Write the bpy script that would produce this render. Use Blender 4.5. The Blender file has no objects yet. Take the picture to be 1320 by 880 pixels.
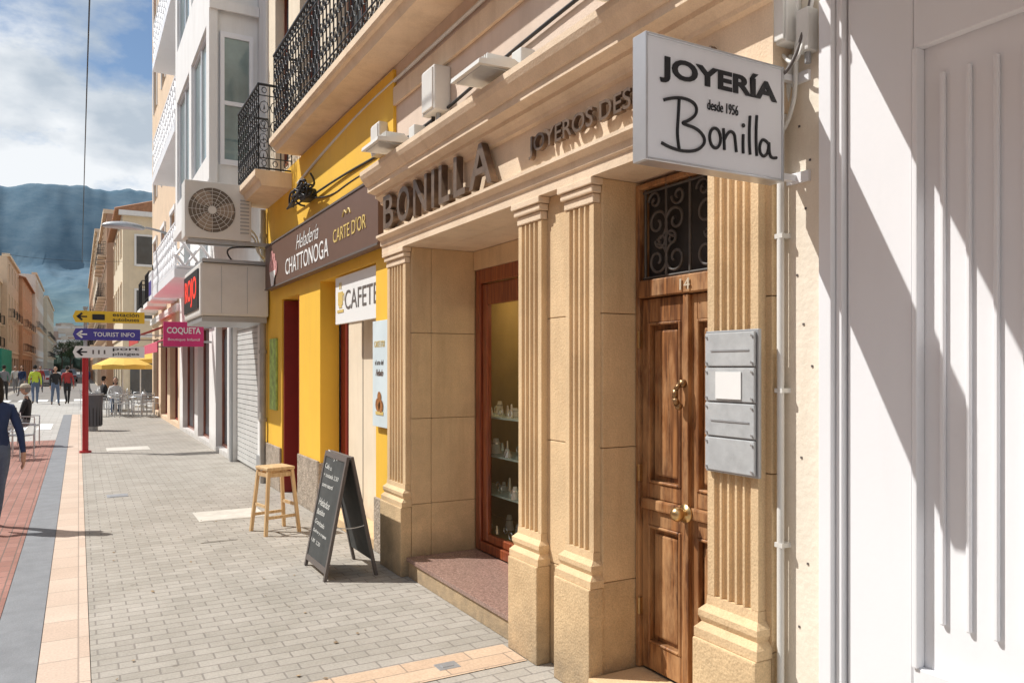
import bpy, bmesh, math, random
from mathutils import Vector, Matrix, noise
R=math.radians
random.seed(11)
S=bpy.context.scene
C=bpy.context.collection
# ---------------------------------------------------------------- materials
def newmat(name):
    m=bpy.data.materials.new(name); m.use_nodes=True
    nt=m.node_tree; b=nt.nodes['Principled BSDF']
    return m,nt,b
def mat(name,col,rough=.8,var=.12,scale=3,bump=0.0,bscale=60,metal=0,dirt=0,dirtcol=None,streak=False,spec=.5,speck=0,base=0):
    m,nt,b=newmat(name); N=nt.nodes; L=nt.links
    b.inputs['Roughness'].default_value=rough; b.inputs['Metallic'].default_value=metal
    b.inputs['Specular IOR Level'].default_value=spec
    tc=N.new('ShaderNodeTexCoord')
    n=N.new('ShaderNodeTexNoise'); n.inputs['Scale'].default_value=scale; n.inputs['Detail'].default_value=6; n.inputs['Roughness'].default_value=.65
    L.new(tc.outputs['Object'],n.inputs['Vector'])
    r=N.new('ShaderNodeValToRGB')
    r.color_ramp.elements[0].position=.3; r.color_ramp.elements[1].position=.7
    a=[max(0,c*(1-var)) for c in col]; d=[min(1,c*(1+var)) for c in col]
    r.color_ramp.elements[0].color=(*a,1); r.color_ramp.elements[1].color=(*d,1)
    L.new(n.outputs['Fac'],r.inputs['Fac']); out=r.outputs['Color']
    if dirt>0:
        n2=N.new('ShaderNodeTexNoise'); n2.inputs['Scale'].default_value=1.7; n2.inputs['Detail'].default_value=8; n2.inputs['Roughness'].default_value=.7
        mp=N.new('ShaderNodeMapping'); mp.inputs['Scale'].default_value=(2.5,2.5,.35) if streak else (1,1,1)
        L.new(tc.outputs['Object'],mp.inputs['Vector']); L.new(mp.outputs['Vector'],n2.inputs['Vector'])
        r2=N.new('ShaderNodeValToRGB'); r2.color_ramp.elements[0].position=.48; r2.color_ramp.elements[1].position=.72
        r2.color_ramp.elements[1].color=(dirt,dirt,dirt,1)
        L.new(n2.outputs['Fac'],r2.inputs['Fac'])
        mx=N.new('ShaderNodeMixRGB'); L.new(r2.outputs['Color'],mx.inputs['Fac']); L.new(out,mx.inputs[1])
        dc=dirtcol or [c*.45 for c in col]; mx.inputs[2].default_value=(*dc,1); out=mx.outputs['Color']
    if base>0:   # splash grime close to the pavement
        sx=N.new('ShaderNodeSeparateXYZ'); L.new(tc.outputs['Object'],sx.inputs[0])
        mr=N.new('ShaderNodeMapRange'); mr.inputs[1].default_value=.02; mr.inputs[2].default_value=.38; mr.inputs[3].default_value=1; mr.inputs[4].default_value=0; L.new(sx.outputs['Z'],mr.inputs[0])
        n4=N.new('ShaderNodeTexNoise'); n4.inputs['Scale'].default_value=9; n4.inputs['Detail'].default_value=7; L.new(tc.outputs['Object'],n4.inputs['Vector'])
        mu=N.new('ShaderNodeMath'); mu.operation='MULTIPLY'; L.new(mr.outputs[0],mu.inputs[0]); L.new(n4.outputs['Fac'],mu.inputs[1])
        mu2=N.new('ShaderNodeMath'); mu2.operation='MULTIPLY'; mu2.inputs[1].default_value=base*1.6; mu2.use_clamp=True; L.new(mu.outputs[0],mu2.inputs[0])
        mx=N.new('ShaderNodeMixRGB'); L.new(mu2.outputs[0],mx.inputs[0]); L.new(out,mx.inputs[1]); mx.inputs[2].default_value=(.20,.16,.12,1); out=mx.outputs[0]
    if speck>0:
        n3=N.new('ShaderNodeTexNoise'); n3.inputs['Scale'].default_value=140; n3.inputs['Detail'].default_value=2
        L.new(tc.outputs['Object'],n3.inputs['Vector'])
        r3=N.new('ShaderNodeValToRGB'); r3.color_ramp.elements[0].position=.35; r3.color_ramp.elements[1].position=.65
        r3.color_ramp.elements[0].color=(1-speck,)*3+(1,); r3.color_ramp.elements[1].color=(1,1,1,1)
        L.new(n3.outputs['Fac'],r3.inputs['Fac'])
        mx=N.new('ShaderNodeMixRGB'); mx.blend_type='MULTIPLY'; mx.inputs[0].default_value=1
        L.new(out,mx.inputs[1]); L.new(r3.outputs['Color'],mx.inputs[2]); out=mx.outputs['Color']
    L.new(out,b.inputs['Base Color'])
    if bump>0:
        nb=N.new('ShaderNodeTexNoise'); nb.inputs['Scale'].default_value=bscale; nb.inputs['Detail'].default_value=4
        L.new(tc.outputs['Object'],nb.inputs['Vector'])
        bp=N.new('ShaderNodeBump'); bp.inputs['Strength'].default_value=bump; bp.inputs['Distance'].default_value=.02
        L.new(nb.outputs['Fac'],bp.inputs['Height']); L.new(bp.outputs['Normal'],b.inputs['Normal'])
    return m
def brickmat(name,c1,c2,mortar,bw,rh,ms=.006,rot=0,var=.2,bump=.4,offset=.5):
    m,nt,b=newmat(name); N=nt.nodes; L=nt.links
    b.inputs['Roughness'].default_value=.85
    tc=N.new('ShaderNodeTexCoord'); mp=N.new('ShaderNodeMapping'); mp.inputs['Rotation'].default_value=(0,0,rot)
    L.new(tc.outputs['Object'],mp.inputs['Vector'])
    br=N.new('ShaderNodeTexBrick'); br.inputs['Scale'].default_value=1; br.inputs['Brick Width'].default_value=bw; br.inputs['Row Height'].default_value=rh
    br.inputs['Mortar Size'].default_value=ms; br.inputs['Mortar Smooth'].default_value=.3; br.offset=offset
    br.inputs['Color1'].default_value=(*c1,1); br.inputs['Color2'].default_value=(*c2,1); br.inputs['Mortar'].default_value=(*mortar,1)
    L.new(mp.outputs['Vector'],br.inputs['Vector'])
    n=N.new('ShaderNodeTexNoise'); n.inputs['Scale'].default_value=1.3; n.inputs['Detail'].default_value=9; n.inputs['Roughness'].default_value=.75
    L.new(tc.outputs['Object'],n.inputs['Vector'])
    r=N.new('ShaderNodeValToRGB'); r.color_ramp.elements[0].position=.3; r.color_ramp.elements[1].position=.65
    r.color_ramp.elements[0].color=(1-var,1-var,1-var*1.1,1); r.color_ramp.elements[1].color=(1,1,1,1)
    L.new(n.outputs['Fac'],r.inputs['Fac'])
    mx=N.new('ShaderNodeMixRGB'); mx.blend_type='MULTIPLY'; mx.inputs[0].default_value=1
    L.new(br.outputs['Color'],mx.inputs[1]); L.new(r.outputs['Color'],mx.inputs[2])
    n2=N.new('ShaderNodeTexNoise'); n2.inputs['Scale'].default_value=70; n2.inputs['Detail'].default_value=3
    L.new(tc.outputs['Object'],n2.inputs['Vector'])
    r2=N.new('ShaderNodeValToRGB'); r2.color_ramp.elements[0].position=.3; r2.color_ramp.elements[1].position=.7
    r2.color_ramp.elements[0].color=(.8,.8,.8,1)
    L.new(n2.outputs['Fac'],r2.inputs['Fac'])
    mx2=N.new('ShaderNodeMixRGB'); mx2.blend_type='MULTIPLY'; mx2.inputs[0].default_value=1
    L.new(mx.outputs[0],mx2.inputs[1]); L.new(r2.outputs['Color'],mx2.inputs[2])
    vo=N.new('ShaderNodeTexVoronoi'); vo.inputs['Scale'].default_value=2.3; L.new(tc.outputs['Object'],vo.inputs['Vector'])
    r3=N.new('ShaderNodeValToRGB'); r3.color_ramp.elements[0].position=.035; r3.color_ramp.elements[1].position=.06; r3.color_ramp.elements[0].color=(.72,.70,.68,1); r3.color_ramp.elements[1].color=(1,1,1,1)
    L.new(vo.outputs['Distance'],r3.inputs['Fac'])
    mx3=N.new('ShaderNodeMixRGB'); mx3.blend_type='MULTIPLY'; mx3.inputs[0].default_value=1
    L.new(mx2.outputs[0],mx3.inputs[1]); L.new(r3.outputs['Color'],mx3.inputs[2])
    L.new(mx3.outputs[0],b.inputs['Base Color'])
    bp=N.new('ShaderNodeBump'); bp.inputs['Strength'].default_value=bump; bp.inputs['Distance'].default_value=.006; bp.invert=True
    L.new(br.outputs['Fac'],bp.inputs['Height']); L.new(bp.outputs['Normal'],b.inputs['Normal'])
    return m
def woodmat(name,c1,c2,rough=.4,coat=.3,faded=None):
    m,nt,b=newmat(name); N=nt.nodes; L=nt.links
    b.inputs['Roughness'].default_value=rough; b.inputs['Coat Weight'].default_value=coat; b.inputs['Coat Roughness'].default_value=.25
    tc=N.new('ShaderNodeTexCoord'); mp=N.new('ShaderNodeMapping'); mp.inputs['Scale'].default_value=(14,14,1.1)
    L.new(tc.outputs['Object'],mp.inputs['Vector'])
    n=N.new('ShaderNodeTexNoise'); n.inputs['Scale'].default_value=2.2; n.inputs['Detail'].default_value=8; n.inputs['Distortion'].default_value=1.2
    L.new(mp.outputs['Vector'],n.inputs['Vector'])
    r=N.new('ShaderNodeValToRGB'); r.color_ramp.elements[0].position=.35; r.color_ramp.elements[1].position=.68
    r.color_ramp.elements[0].color=(*c1,1); r.color_ramp.elements[1].color=(*c2,1)
    L.new(n.outputs['Fac'],r.inputs['Fac']); out=r.outputs['Color']
    if faded:
        n2=N.new('ShaderNodeTexNoise'); n2.inputs['Scale'].default_value=3.2; n2.inputs['Detail'].default_value=9; n2.inputs['Roughness'].default_value=.7
        mp2=N.new('ShaderNodeMapping'); mp2.inputs['Scale'].default_value=(1.6,1.6,.6); L.new(tc.outputs['Object'],mp2.inputs['Vector']); L.new(mp2.outputs[0],n2.inputs['Vector'])
        r2=N.new('ShaderNodeValToRGB'); r2.color_ramp.elements[0].position=.44; r2.color_ramp.elements[1].position=.60; L.new(n2.outputs['Fac'],r2.inputs['Fac'])
        mx=N.new('ShaderNodeMixRGB'); L.new(r2.outputs[0],mx.inputs[0]); L.new(out,mx.inputs[1]); mx.inputs[2].default_value=(*faded,1)
        mm=N.new('ShaderNodeMixRGB'); mm.inputs[0].default_value=.62; L.new(out,mm.inputs[1]); L.new(mx.outputs[0],mm.inputs[2]); out=mm.outputs[0]
        rr=N.new('ShaderNodeMapRange'); rr.inputs[3].default_value=rough*.85; rr.inputs[4].default_value=.8; L.new(r2.outputs[0],rr.inputs[0]); L.new(rr.outputs[0],b.inputs['Roughness'])
    L.new(out,b.inputs['Base Color'])
    bp=N.new('ShaderNodeBump'); bp.inputs['Strength'].default_value=.15; bp.inputs['Distance'].default_value=.01
    L.new(n.outputs['Fac'],bp.inputs['Height']); L.new(bp.outputs['Normal'],b.inputs['Normal'])
    return m
def glassmat(name,tint=(.93,.96,.95)):
    m,nt,b=newmat(name); N=nt.nodes; L=nt.links
    N.remove(b); o=N['Material Output']
    t=N.new('ShaderNodeBsdfTransparent'); t.inputs['Color'].default_value=(*tint,1)
    g=N.new('ShaderNodeBsdfGlossy'); g.inputs['Roughness'].default_value=.02; g.inputs['Color'].default_value=(.9,.95,1,1)
    f=N.new('ShaderNodeLayerWeight'); f.inputs['Blend'].default_value=.5
    pw=N.new('ShaderNodeMath'); pw.operation='POWER'; pw.inputs[1].default_value=4; L.new(f.outputs['Facing'],pw.inputs[0])
    ad=N.new('ShaderNodeMath'); ad.operation='MULTIPLY_ADD'; ad.inputs[1].default_value=.7; ad.inputs[2].default_value=.04; L.new(pw.outputs[0],ad.inputs[0])
    x=N.new('ShaderNodeMixShader'); L.new(ad.outputs[0],x.inputs[0]); L.new(t.outputs[0],x.inputs[1]); L.new(g.outputs[0],x.inputs[2])
    L.new(x.outputs[0],o.inputs['Surface']); return m

STONE=mat('sandstone',(.745,.54,.315),.85,.13,2.2,.25,90,dirt=.5,dirtcol=(.46,.29,.15),streak=True,speck=.13)
STONE2=mat('sandstone_pale',(.83,.655,.47),.85,.09,2.5,.2,90,dirt=.45,dirtcol=(.58,.41,.26),streak=True,speck=.09)
PLINTH=mat('sandstone_plinth',(.73,.525,.30),.85,.16,4,.3,70,dirt=.5,dirtcol=(.45,.30,.16),speck=.18,base=.7)
ROUGHST=mat('rough_stone',(.46,.38,.30),.95,.35,14,.9,45,dirt=.5,speck=.3)
GRANITE=mat('red_granite',(.42,.27,.22),.25,.35,60,0,60,speck=.45)
PLASTER=mat('cream_plaster',(.80,.69,.53),.9,.06,2,.15,80,dirt=.35,dirtcol=(.62,.49,.34),streak=True,base=.5)
PLASTERW=mat('pale_plaster',(.86,.78,.65),.9,.06,3,.18,30,dirt=.55,dirtcol=(.70,.57,.43),streak=True,speck=.04,base=.6)
PINKPL=mat('pinkish_plaster',(.74,.60,.49),.9,.08,2,.2,80,dirt=.4,dirtcol=(.55,.43,.33),streak=True)
YELLOW=mat('yellow_paint',(.88,.525,.05),.65,.05,1.5,.08,90,dirt=.35,dirtcol=(.72,.40,.07),streak=True,base=.4)
WHITE=mat('white_paint',(.84,.845,.865),.5,.02,1.2,.02,50,dirt=.16,dirtcol=(.68,.68,.68),streak=True)
WHITEW=mat('white_wall',(.82,.81,.79),.8,.04,1.2,.1,50,dirt=.35,dirtcol=(.62,.59,.55),streak=True,base=.5)
PLASTIC=mat('offwhite_plastic',(.72,.71,.67),.5,.04,4,dirt=.3,dirtcol=(.52,.48,.42))
GREYMET=mat('grey_metal',(.42,.43,.44),.45,.08,6,metal=.5)
ALU=mat('aluminium',(.62,.63,.64),.35,.05,8,metal=.8)
IRON=mat('black_iron',(.022,.022,.024),.5,.3,9)
IRONG=mat('grey_wrought_iron',(.09,.082,.075),.5,.3,9)
STEEL=mat('bronze_letters',(.19,.13,.09),.38,.3,12,metal=.4)
BLACK=mat('black_print',(.012,.012,.014),.5,.05,5)
WOOD=woodmat('varnished_door_wood',(.11,.040,.015),(.38,.165,.058),.55,.04,faded=(.56,.32,.145))
WOODR=woodmat('red_mahogany',(.16,.032,.013),(.38,.10,.035),.3,.5)
PINE=woodmat('pine',(.54,.34,.16),(.72,.52,.29),.6,.05)
BRASS=mat('brass',(.62,.44,.22),.32,.2,18,metal=1)
DARKRED=mat('dark_red_paint',(.24,.022,.015),.5,.1,4)
BROWNSIGN=mat('brown_sign',(.145,.080,.055),.5,.06,3,dirt=.15)
GOLD=mat('gold_print',(.68,.50,.16),.5,.05,5)
WPRINT=mat('white_print',(.82,.82,.80),.6,.02,5)
GREYPRINT=mat('grey_print',(.13,.11,.10),.6,.02,5)
DGLASS=mat('window_glass',(.05,.07,.085),.06,.4,.8,spec=.9)
BGLASS=mat('blue_window_glass',(.20,.28,.28),.08,.3,1.0,spec=.9)
DARKIN=mat('dark_interior',(.04,.037,.035),.8,.3,3)
OCHREIN=mat('ochre_display',(.30,.20,.06),.8,.15,3)
GLASS=glassmat('shop_glass')
FROST=mat('frosted_acrylic',(.44,.455,.46),.45,.14,14,.05,30,dirt=.55,dirtcol=(.60,.60,.58),spec=.5)
SLATE=mat('chalkboard',(.055,.058,.056),.75,.25,6,dirt=.5,dirtcol=(.13,.13,.125))
CHALK=mat('chalk',(.66,.66,.62),.9,.2,30)
RED=mat('red_paint',(.42,.02,.025),.4,.08,4)
SIGNY=mat('yellow_sign',(.80,.52,.02),.4,.03,3)
SIGNB=mat('purple_blue_sign',(.06,.045,.30),.4,.03,3)
PINK=mat('pink_sign',(.62,.03,.17),.5,.05,3)
PINKAWN=mat('pink_awning',(.62,.10,.16),.8,.08,3)
REDAWN=mat('red_awning',(.5,.05,.04),.8,.08,3)
UMBY=mat('yellow_canvas',(.78,.50,.10),.8,.08,3)
PAVE=brickmat('grey_brick_paving',(.50,.46,.405),(.42,.385,.335),(.30,.27,.24),.20,.10,.006,var=.28)
PEACH=brickmat('peach_slab_paving',(.72,.57,.46),(.64,.49,.385),(.42,.33,.27),.27,.40,.005,offset=0,var=.15)
PEACH2=brickmat('peach_slab_band',(.74,.55,.39),(.64,.46,.32),(.38,.29,.22),.40,.15,.005,var=.18)
GREYB=mat('grey_gutter_stone',(.24,.25,.265),.8,.12,6,.2,60,dirt=.4,dirtcol=(.17,.175,.185),speck=.15)
REDB=brickmat('red_brick_paving',(.46,.235,.19),(.38,.185,.145),(.22,.15,.125),.20,.10,.006,rot=R(90),var=.25)
LIGHTP=brickmat('light_paving',(.56,.54,.51),(.49,.47,.44),(.36,.34,.31),.4,.4,.008,var=.2)
EARTH=mat('earth_asphalt',(.16,.15,.135),.9,.2,.3)
TILE=mat('clay_tile',(.40,.20,.11),.85,.25,6)
COVER=mat('concrete_cover',(.62,.585,.52),.85,.12,8,.3,80,dirt=.4)
# ---------------------------------------------------------------- geometry helpers
def empty(name,loc=(0,0,0),rz=0):
    e=bpy.data.objects.new(name,None); e.empty_display_size=.3; e.location=loc; e.rotation_euler=(0,0,rz); C.objects.link(e); return e
def finish(name,bm,m,parent,smooth=False,recalc=True):
    if recalc: bmesh.ops.recalc_face_normals(bm,faces=bm.faces)
    me=bpy.data.meshes.new(name); bm.to_mesh(me); bm.free()
    for mm in (m if isinstance(m,(list,tuple)) else [m]): me.materials.append(mm)
    if smooth:
        for p in me.polygons: p.use_smooth=True
    o=bpy.data.objects.new(name,me); C.objects.link(o)
    if parent is not None: o.parent=parent
    return o
def addbox(bm,x0,x1,y0,y1,z0,z1):
    x0,x1=sorted((x0,x1)); y0,y1=sorted((y0,y1)); z0,z1=sorted((z0,z1))
    v=[bm.verts.new((x,y,z)) for x in (x0,x1) for y in (y0,y1) for z in (z0,z1)]
    for f in ((0,1,3,2),(4,6,7,5),(0,4,5,1),(2,3,7,6),(0,2,6,4),(1,5,7,3)): bm.faces.new([v[i] for i in f])
def box(name,x0,x1,y0,y1,z0,z1,m,parent,bev=0):
    bm=bmesh.new(); addbox(bm,x0,x1,y0,y1,z0,z1)
    if bev>0: bmesh.ops.bevel(bm,geom=bm.edges[:],offset=bev,segments=2,affect='EDGES',profile=.6)
    return finish(name,bm,m,parent)
def boxes(name,lst,m,parent,bev=0):
    bm=bmesh.new()
    for b in lst: addbox(bm,*b)
    if bev>0: bmesh.ops.bevel(bm,geom=bm.edges[:],offset=bev,segments=1,affect='EDGES')
    return finish(name,bm,m,parent)
def addcyl(bm,p0,p1,r0,r1=None,seg=10,caps=True):
    p0=Vector(p0); p1=Vector(p1); r1=r0 if r1 is None else r1
    d=p1-p0; q=d.to_track_quat('Z','Y'); M=Matrix.Translation((p0+p1)/2)@q.to_matrix().to_4x4()
    bmesh.ops.create_cone(bm,cap_ends=caps,segments=seg,radius1=r0,radius2=r1,depth=d.length,matrix=M)
def cyl(name,p0,p1,r0,m,parent,r1=None,seg=14):
    bm=bmesh.new(); addcyl(bm,p0,p1,r0,r1,seg); return finish(name,bm,m,parent,smooth=False)
def tube(name,pts,r,m,parent,spline='POLY',cyclic=False):
    cu=bpy.data.curves.new(name,'CURVE'); cu.dimensions='3D'; cu.bevel_depth=r; cu.bevel_resolution=2; cu.use_fill_caps=True
    runs=pts if isinstance(pts[0][0],(list,tuple,Vector)) else [pts]
    for run in runs:
        sp=cu.splines.new('NURBS' if spline=='NURBS' else 'POLY'); sp.points.add(len(run)-1)
        for i,p in enumerate(run): sp.points[i].co=(p[0],p[1],p[2],1)
        if spline=='NURBS': sp.order_u=3; sp.use_endpoint_u=True; sp.resolution_u=6
        sp.use_cyclic_u=cyclic
    cu.materials.append(m); o=bpy.data.objects.new(name,cu); C.objects.link(o)
    if parent: o.parent=parent
    return o
def prism(name,prof,y0,y1,m,parent,axis='Y',smooth=False):
    bm=bmesh.new()
    def P(a,b,t): return {'Y':(a,t,b),'Z':(a,b,t),'X':(t,a,b)}[axis]
    A=[bm.verts.new(P(a,b,y0)) for a,b in prof]; B=[bm.verts.new(P(a,b,y1)) for a,b in prof]
    n=len(prof)
    for i in range(n): bm.faces.new([A[i],A[(i+1)%n],B[(i+1)%n],B[i]])
    bm.faces.new(A); bm.faces.new(B[::-1])
    return finish(name,bm,m,parent,smooth)
def text(name,body,org,u,v,w,h,m,parent,depth=.004,bold=0.0,shear=0):
    cu=bpy.data.curves.new('t','FONT'); cu.body=body; cu.extrude=.05; cu.offset=bold; cu.shear=shear; cu.resolution_u=4
    o=bpy.data.objects.new('t',cu)
    me=o.to_mesh(); 
    if me is None or len(me.vertices)==0:
        C.objects.link(o); dg=bpy.context.evaluated_depsgraph_get(); dg.update(); me=bpy.data.meshes.new_from_object(o.evaluated_get(dg))
    else: me=me.copy()
    bpy.data.objects.remove(o)
    xs=[q.co.x for q in me.vertices]; ys=[q.co.y for q in me.vertices]
    if not xs: return None
    x0,x1,y0,y1=min(xs),max(xs),min(ys),max(ys)
    org=Vector(org);u=Vector(u);v=Vector(v);n=u.cross(v)
    if w is None: w=h*(x1-x0)/(y1-y0)
    for q in me.vertices:
        c=q.co; q.co=org+u*((c.x-x0)/(x1-x0)*w)+v*((c.y-y0)/(y1-y0)*h)+n*((c.z+.05)/.1*depth)
    me.name=name; me.materials.clear(); me.materials.append(m)
    ob=bpy.data.objects.new(name,me); C.objects.link(ob); ob.parent=parent; return ob
UF=(0,-1,0); UZ=(0,0,1)      # reading direction on facades that face the street
def wall(name,parent,m,X0,sg,depth,Y0,Y1,Z0,Z1,ops):
    ys=sorted(set([Y0,Y1]+[o[0] for o in ops]+[o[1] for o in ops])); zs=sorted(set([Z0,Z1]+[o[2] for o in ops]+[o[3] for o in ops]))
    ny,nz=len(ys)-1,len(zs)-1
    def sol(i,j):
        if i<0 or j<0 or i>=ny or j>=nz: return False
        a=(ys[i]+ys[i+1])/2; b=(zs[j]+zs[j+1])/2
        return not any(o[0]<a<o[1] and o[2]<b<o[3] for o in ops)
    bm=bmesh.new(); X1=X0+sg*depth
    def q(*p): bm.faces.new([bm.verts.new(c) for c in p])
    for i in range(ny):
        for j in range(nz):
            if not sol(i,j): continue
            a,b,c,d=ys[i],ys[i+1],zs[j],zs[j+1]
            q((X0,a,c),(X0,b,c),(X0,b,d),(X0,a,d))
            if not sol(i-1,j): q((X0,a,c),(X0,a,d),(X1,a,d),(X1,a,c))
            if not sol(i+1,j): q((X0,b,c),(X1,b,c),(X1,b,d),(X0,b,d))
            if not sol(i,j-1): q((X0,a,c),(X1,a,c),(X1,b,c),(X0,b,c))
            if not sol(i,j+1): q((X0,a,d),(X0,b,d),(X1,b,d),(X1,a,d))
    bmesh.ops.remove_doubles(bm,verts=bm.verts,dist=1e-4)
    return finish(name,bm,m,parent)
def window(parent,X0,sg,y0,y1,z0,z1,fm,gm,rec=.12,mull=1,trans=True,fw=.05):
    a=X0+sg*rec; b=X0+sg*(rec+.05)
    L=[(a,b,y0,y0+fw,z0,z1),(a,b,y1-fw,y1,z0,z1),(a,b,y0+fw,y1-fw,z0,z0+fw),(a,b,y0+fw,y1-fw,z1-fw,z1)]
    for k in range(mull):
        c=y0+(y1-y0)*(k+1)/(mull+1); L.append((a+sg*.004,b,c-fw*.5,c+fw*.5,z0+fw,z1-fw))
    boxes('window_frame',L,fm,parent)
    g=X0+sg*(rec+.03)
    box('window_glass',g,g+sg*.01,y0+fw*.5,y1-fw*.5,z0+fw*.5,z1-fw*.5,gm,parent)
def railing(parent,X,y0,y1,z,h,m,Xw=None,step=.11,ornate=True):
    bm=bmesh.new()
    def run(p,q):
        p=Vector(p);q=Vector(q);L=(q-p).length;n=max(1,int(L/step)); d=(q-p)/n; t=d.normalized()
        for zz,r in ((.03,.012),(.16,.008),(h-.14,.008),(h,.018)): addcyl(bm,p+Vector((0,0,zz)),q+Vector((0,0,zz)),r,seg=6)
        for i in range(n+1):
            c=p+d*i; addcyl(bm,c,c+Vector((0,0,h)),.008,seg=5)
            if ornate and i<n:
                mid=c+d*.5; w=d.length*.42
                for zc,rr in ((.095,.5),(h-.07,.5),(h*.30,1),(h*.52,1.),(h*.74,1)):
                    pts=[mid+t*(w*rr*math.cos(k*math.pi/4))+Vector((0,0,zc+w*rr*1.3*math.sin(k*math.pi/4))) for k in range(8)]
                    for k in range(8): addcyl(bm,pts[k],pts[(k+1)%8],.0055,seg=4,caps=False)
                    if rr==1:
                        addcyl(bm,mid+Vector((0,0,zc-.03)),mid+Vector((0,0,zc+.03)),.012,.003,seg=5)
    run((X,y0,z),(X,y1,z))
    if Xw is not None: run((X,y0,z),(Xw,y0,z)); run((X,y1,z),(Xw,y1,z))
    return finish('railing',bm,m,parent)
def roof_tiles(parent,x0,x1,y0,y1,z,rise):
    xm=(x0+x1)/2; bm=bmesh.new()
    v=[bm.verts.new(p) for p in ((x0-.35,y0-.2,z),(xm,y0-.2,z+rise),(x1+.35,y0-.2,z),(x0-.35,y1+.2,z),(xm,y1+.2,z+rise),(x1+.35,y1+.2,z))]
    for f in ((0,1,4,3),(1,2,5,4),(0,2,1),(3,4,5),(0,3,5,2)): bm.faces.new([v[i] for i in f])
    n=int((y1-y0)/.5)
    for i in range(n+1):
        y=y0-.1+i*(y1-y0+.2)/n
        addcyl(bm,(x0-.38,y,z+.02),(xm,y,z+rise+.02),.09,seg=6); addcyl(bm,(x1+.38,y,z+.02),(xm,y,z+rise+.02),.09,seg=6)
    finish('tiled_roof',bm,TILE,parent)
def generic(name,X0,sg,Y0,Y1,Zt,wm,floors,nw,base=3.6,fm=WHITE,gm=DGLASS,depth=9,roof=False,balc=(),ww=1.0,shop=True,end=True,trim=STONE2,shutter=None):
    e=empty(name); W=(Y1-Y0)/nw; ops=[]; fh=(Zt-base)/floors
    for k in range(nw):
        c=Y0+W*(k+.5)
        if shop: ops.append((c-W*.36,c+W*.36,.12,2.7))
        for f in range(floors):
            zb=base+f*fh
            ops.append((c-ww/2,c+ww/2,zb+(.15 if (f,k) in balc or f in balc else .85),zb+fh*.80))
    wall('walls',e,wm,X0,sg,.28,Y0,Y1,0,Zt,ops)
    box('building_body',X0+sg*.282,X0+sg*depth,Y0,Y1,0,Zt-.01,wm,e)
    for o in ops:
        if o[2]<.2: window(e,X0,sg,*o,GREYMET if random.random()<.5 else DARKRED,DGLASS,rec=.15,mull=2)
        else:
            window(e,X0,sg,*o,fm,gm,mull=1)
            boxes('window_surround',[(X0-sg*.04,X0+sg*.02,o[0]-.1,o[0]-.003,o[2],o[3]),(X0-sg*.04,X0+sg*.02,o[1]+.003,o[1]+.1,o[2],o[3]),(X0-sg*.06,X0+sg*.02,o[0]-.12,o[1]+.12,o[3]+.003,o[3]+.14)],trim,e)
            if shutter: box('roller_blind',X0+sg*.10,X0+sg*.115,o[0]+.02,o[1]-.02,o[3]-(o[3]-o[2])*random.choice((.15,.3,.6)),o[3]-.01,shutter,e)
            if o[2]-base-int((o[2]-base)/fh)*fh<.5:
                z=o[2]-.15
                box('balcony_slab',X0-sg*.55,X0-sg*.002,o[0]-.25,o[1]+.25,z,z+.14,trim,e)
                railing(e,X0-sg*.50,o[0]-.22,o[1]+.22,z+.14,.95,IRON,X0-sg*.02,step=.13,ornate=False)
    box('string_course',X0-sg*.08,X0-sg*.002,Y0,Y1,base-.35,base-.15,trim,e)
    if roof: roof_tiles(e,min(X0,X0+sg*depth),max(X0,X0+sg*depth),Y0,Y1,Zt,1.6)
    else: box('cornice',X0-sg*.22,X0+sg*.5,Y0-.02,Y1+.02,Zt-.02,Zt+.28,trim,e)
    return e
# ---------------------------------------------------------------- ground
def sheet(name,x0,x1,y0,y1,z,m,parent=None):
    bm=bmesh.new(); bm.faces.new([bm.verts.new(p) for p in ((x0,y0,z),(x1,y0,z),(x1,y1,z),(x0,y1,z))]); return finish(name,bm,m,parent)
sheet('ground',-3500,3500,-1500,4200,-.06,EARTH)
sheet('pavement',.062,3.0,-8,32,0,PAVE)
sheet('peach_paving_strip',-.20,.058,-8,32,0,PEACH)
sheet('gutter_strip',-.46,-.204,-8,32,0,GREYB)
sheet('red_brick_road',-3.6,-.464,-8,21,0,REDB)
sheet('crossing_paving',-3.6,-.464,21.004,32,0,LIGHTP)
sheet('pavement',-14,-3.604,-8,120,0,PAVE)
sheet('square_paving',-3.6,14,32.004,44,0,LIGHTP)
sheet('road',-3.6,2.2,44.004,300,0,mat('worn_asphalt',(.22,.205,.19),.85,.12,1))
sheet('cross_paving_band',.30,2.27,3.88,4.18,.004,PEACH2)
e=empty('zebra_crossing')
for i in range(7): box('stripe',-3.4+i*.8,-2.95+i*.8,44.5,47,.004,.010,WPRINT,e)
e=empty('zebra_crossing')
for i in range(5): box('stripe',-3.4+i*.6,-3.05+i*.6,24.5,27,.004,.008,WPRINT,e)
def cover(x,y,w,d,m=COVER):
    e=empty('utility_cover'); box('frame',x-w/2,x+w/2,y-d/2,y+d/2,.0,.006,m,e,.002)
    box('lid',x-w/2+.03,x+w/2-.03,y-d/2+.03,y+d/2-.03,.004,.009,m,e,.002)
cover(1.52,9.4,.72,.62); cover(1.2,8.1,.34,.22,PAVE); cover(.9,18,.8,.8); cover(.45,11.5,.25,.25,GREYMET); cover(1.83,4.03,.13,.10,GREYMET)
lt=empty('scattered_litter')
bm=bmesh.new()
for k in range(60):
    x=random.uniform(.1,2.2); y=random.uniform(4,16); s_=random.uniform(.006,.018); a=random.random()*6
    bm.faces.new([bm.verts.new((x+s_*math.cos(a+q*1.57)*random.uniform(.6,1.2),y+s_*math.sin(a+q*1.57),.004+random.random()*.008)) for q in range(4)])
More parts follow.
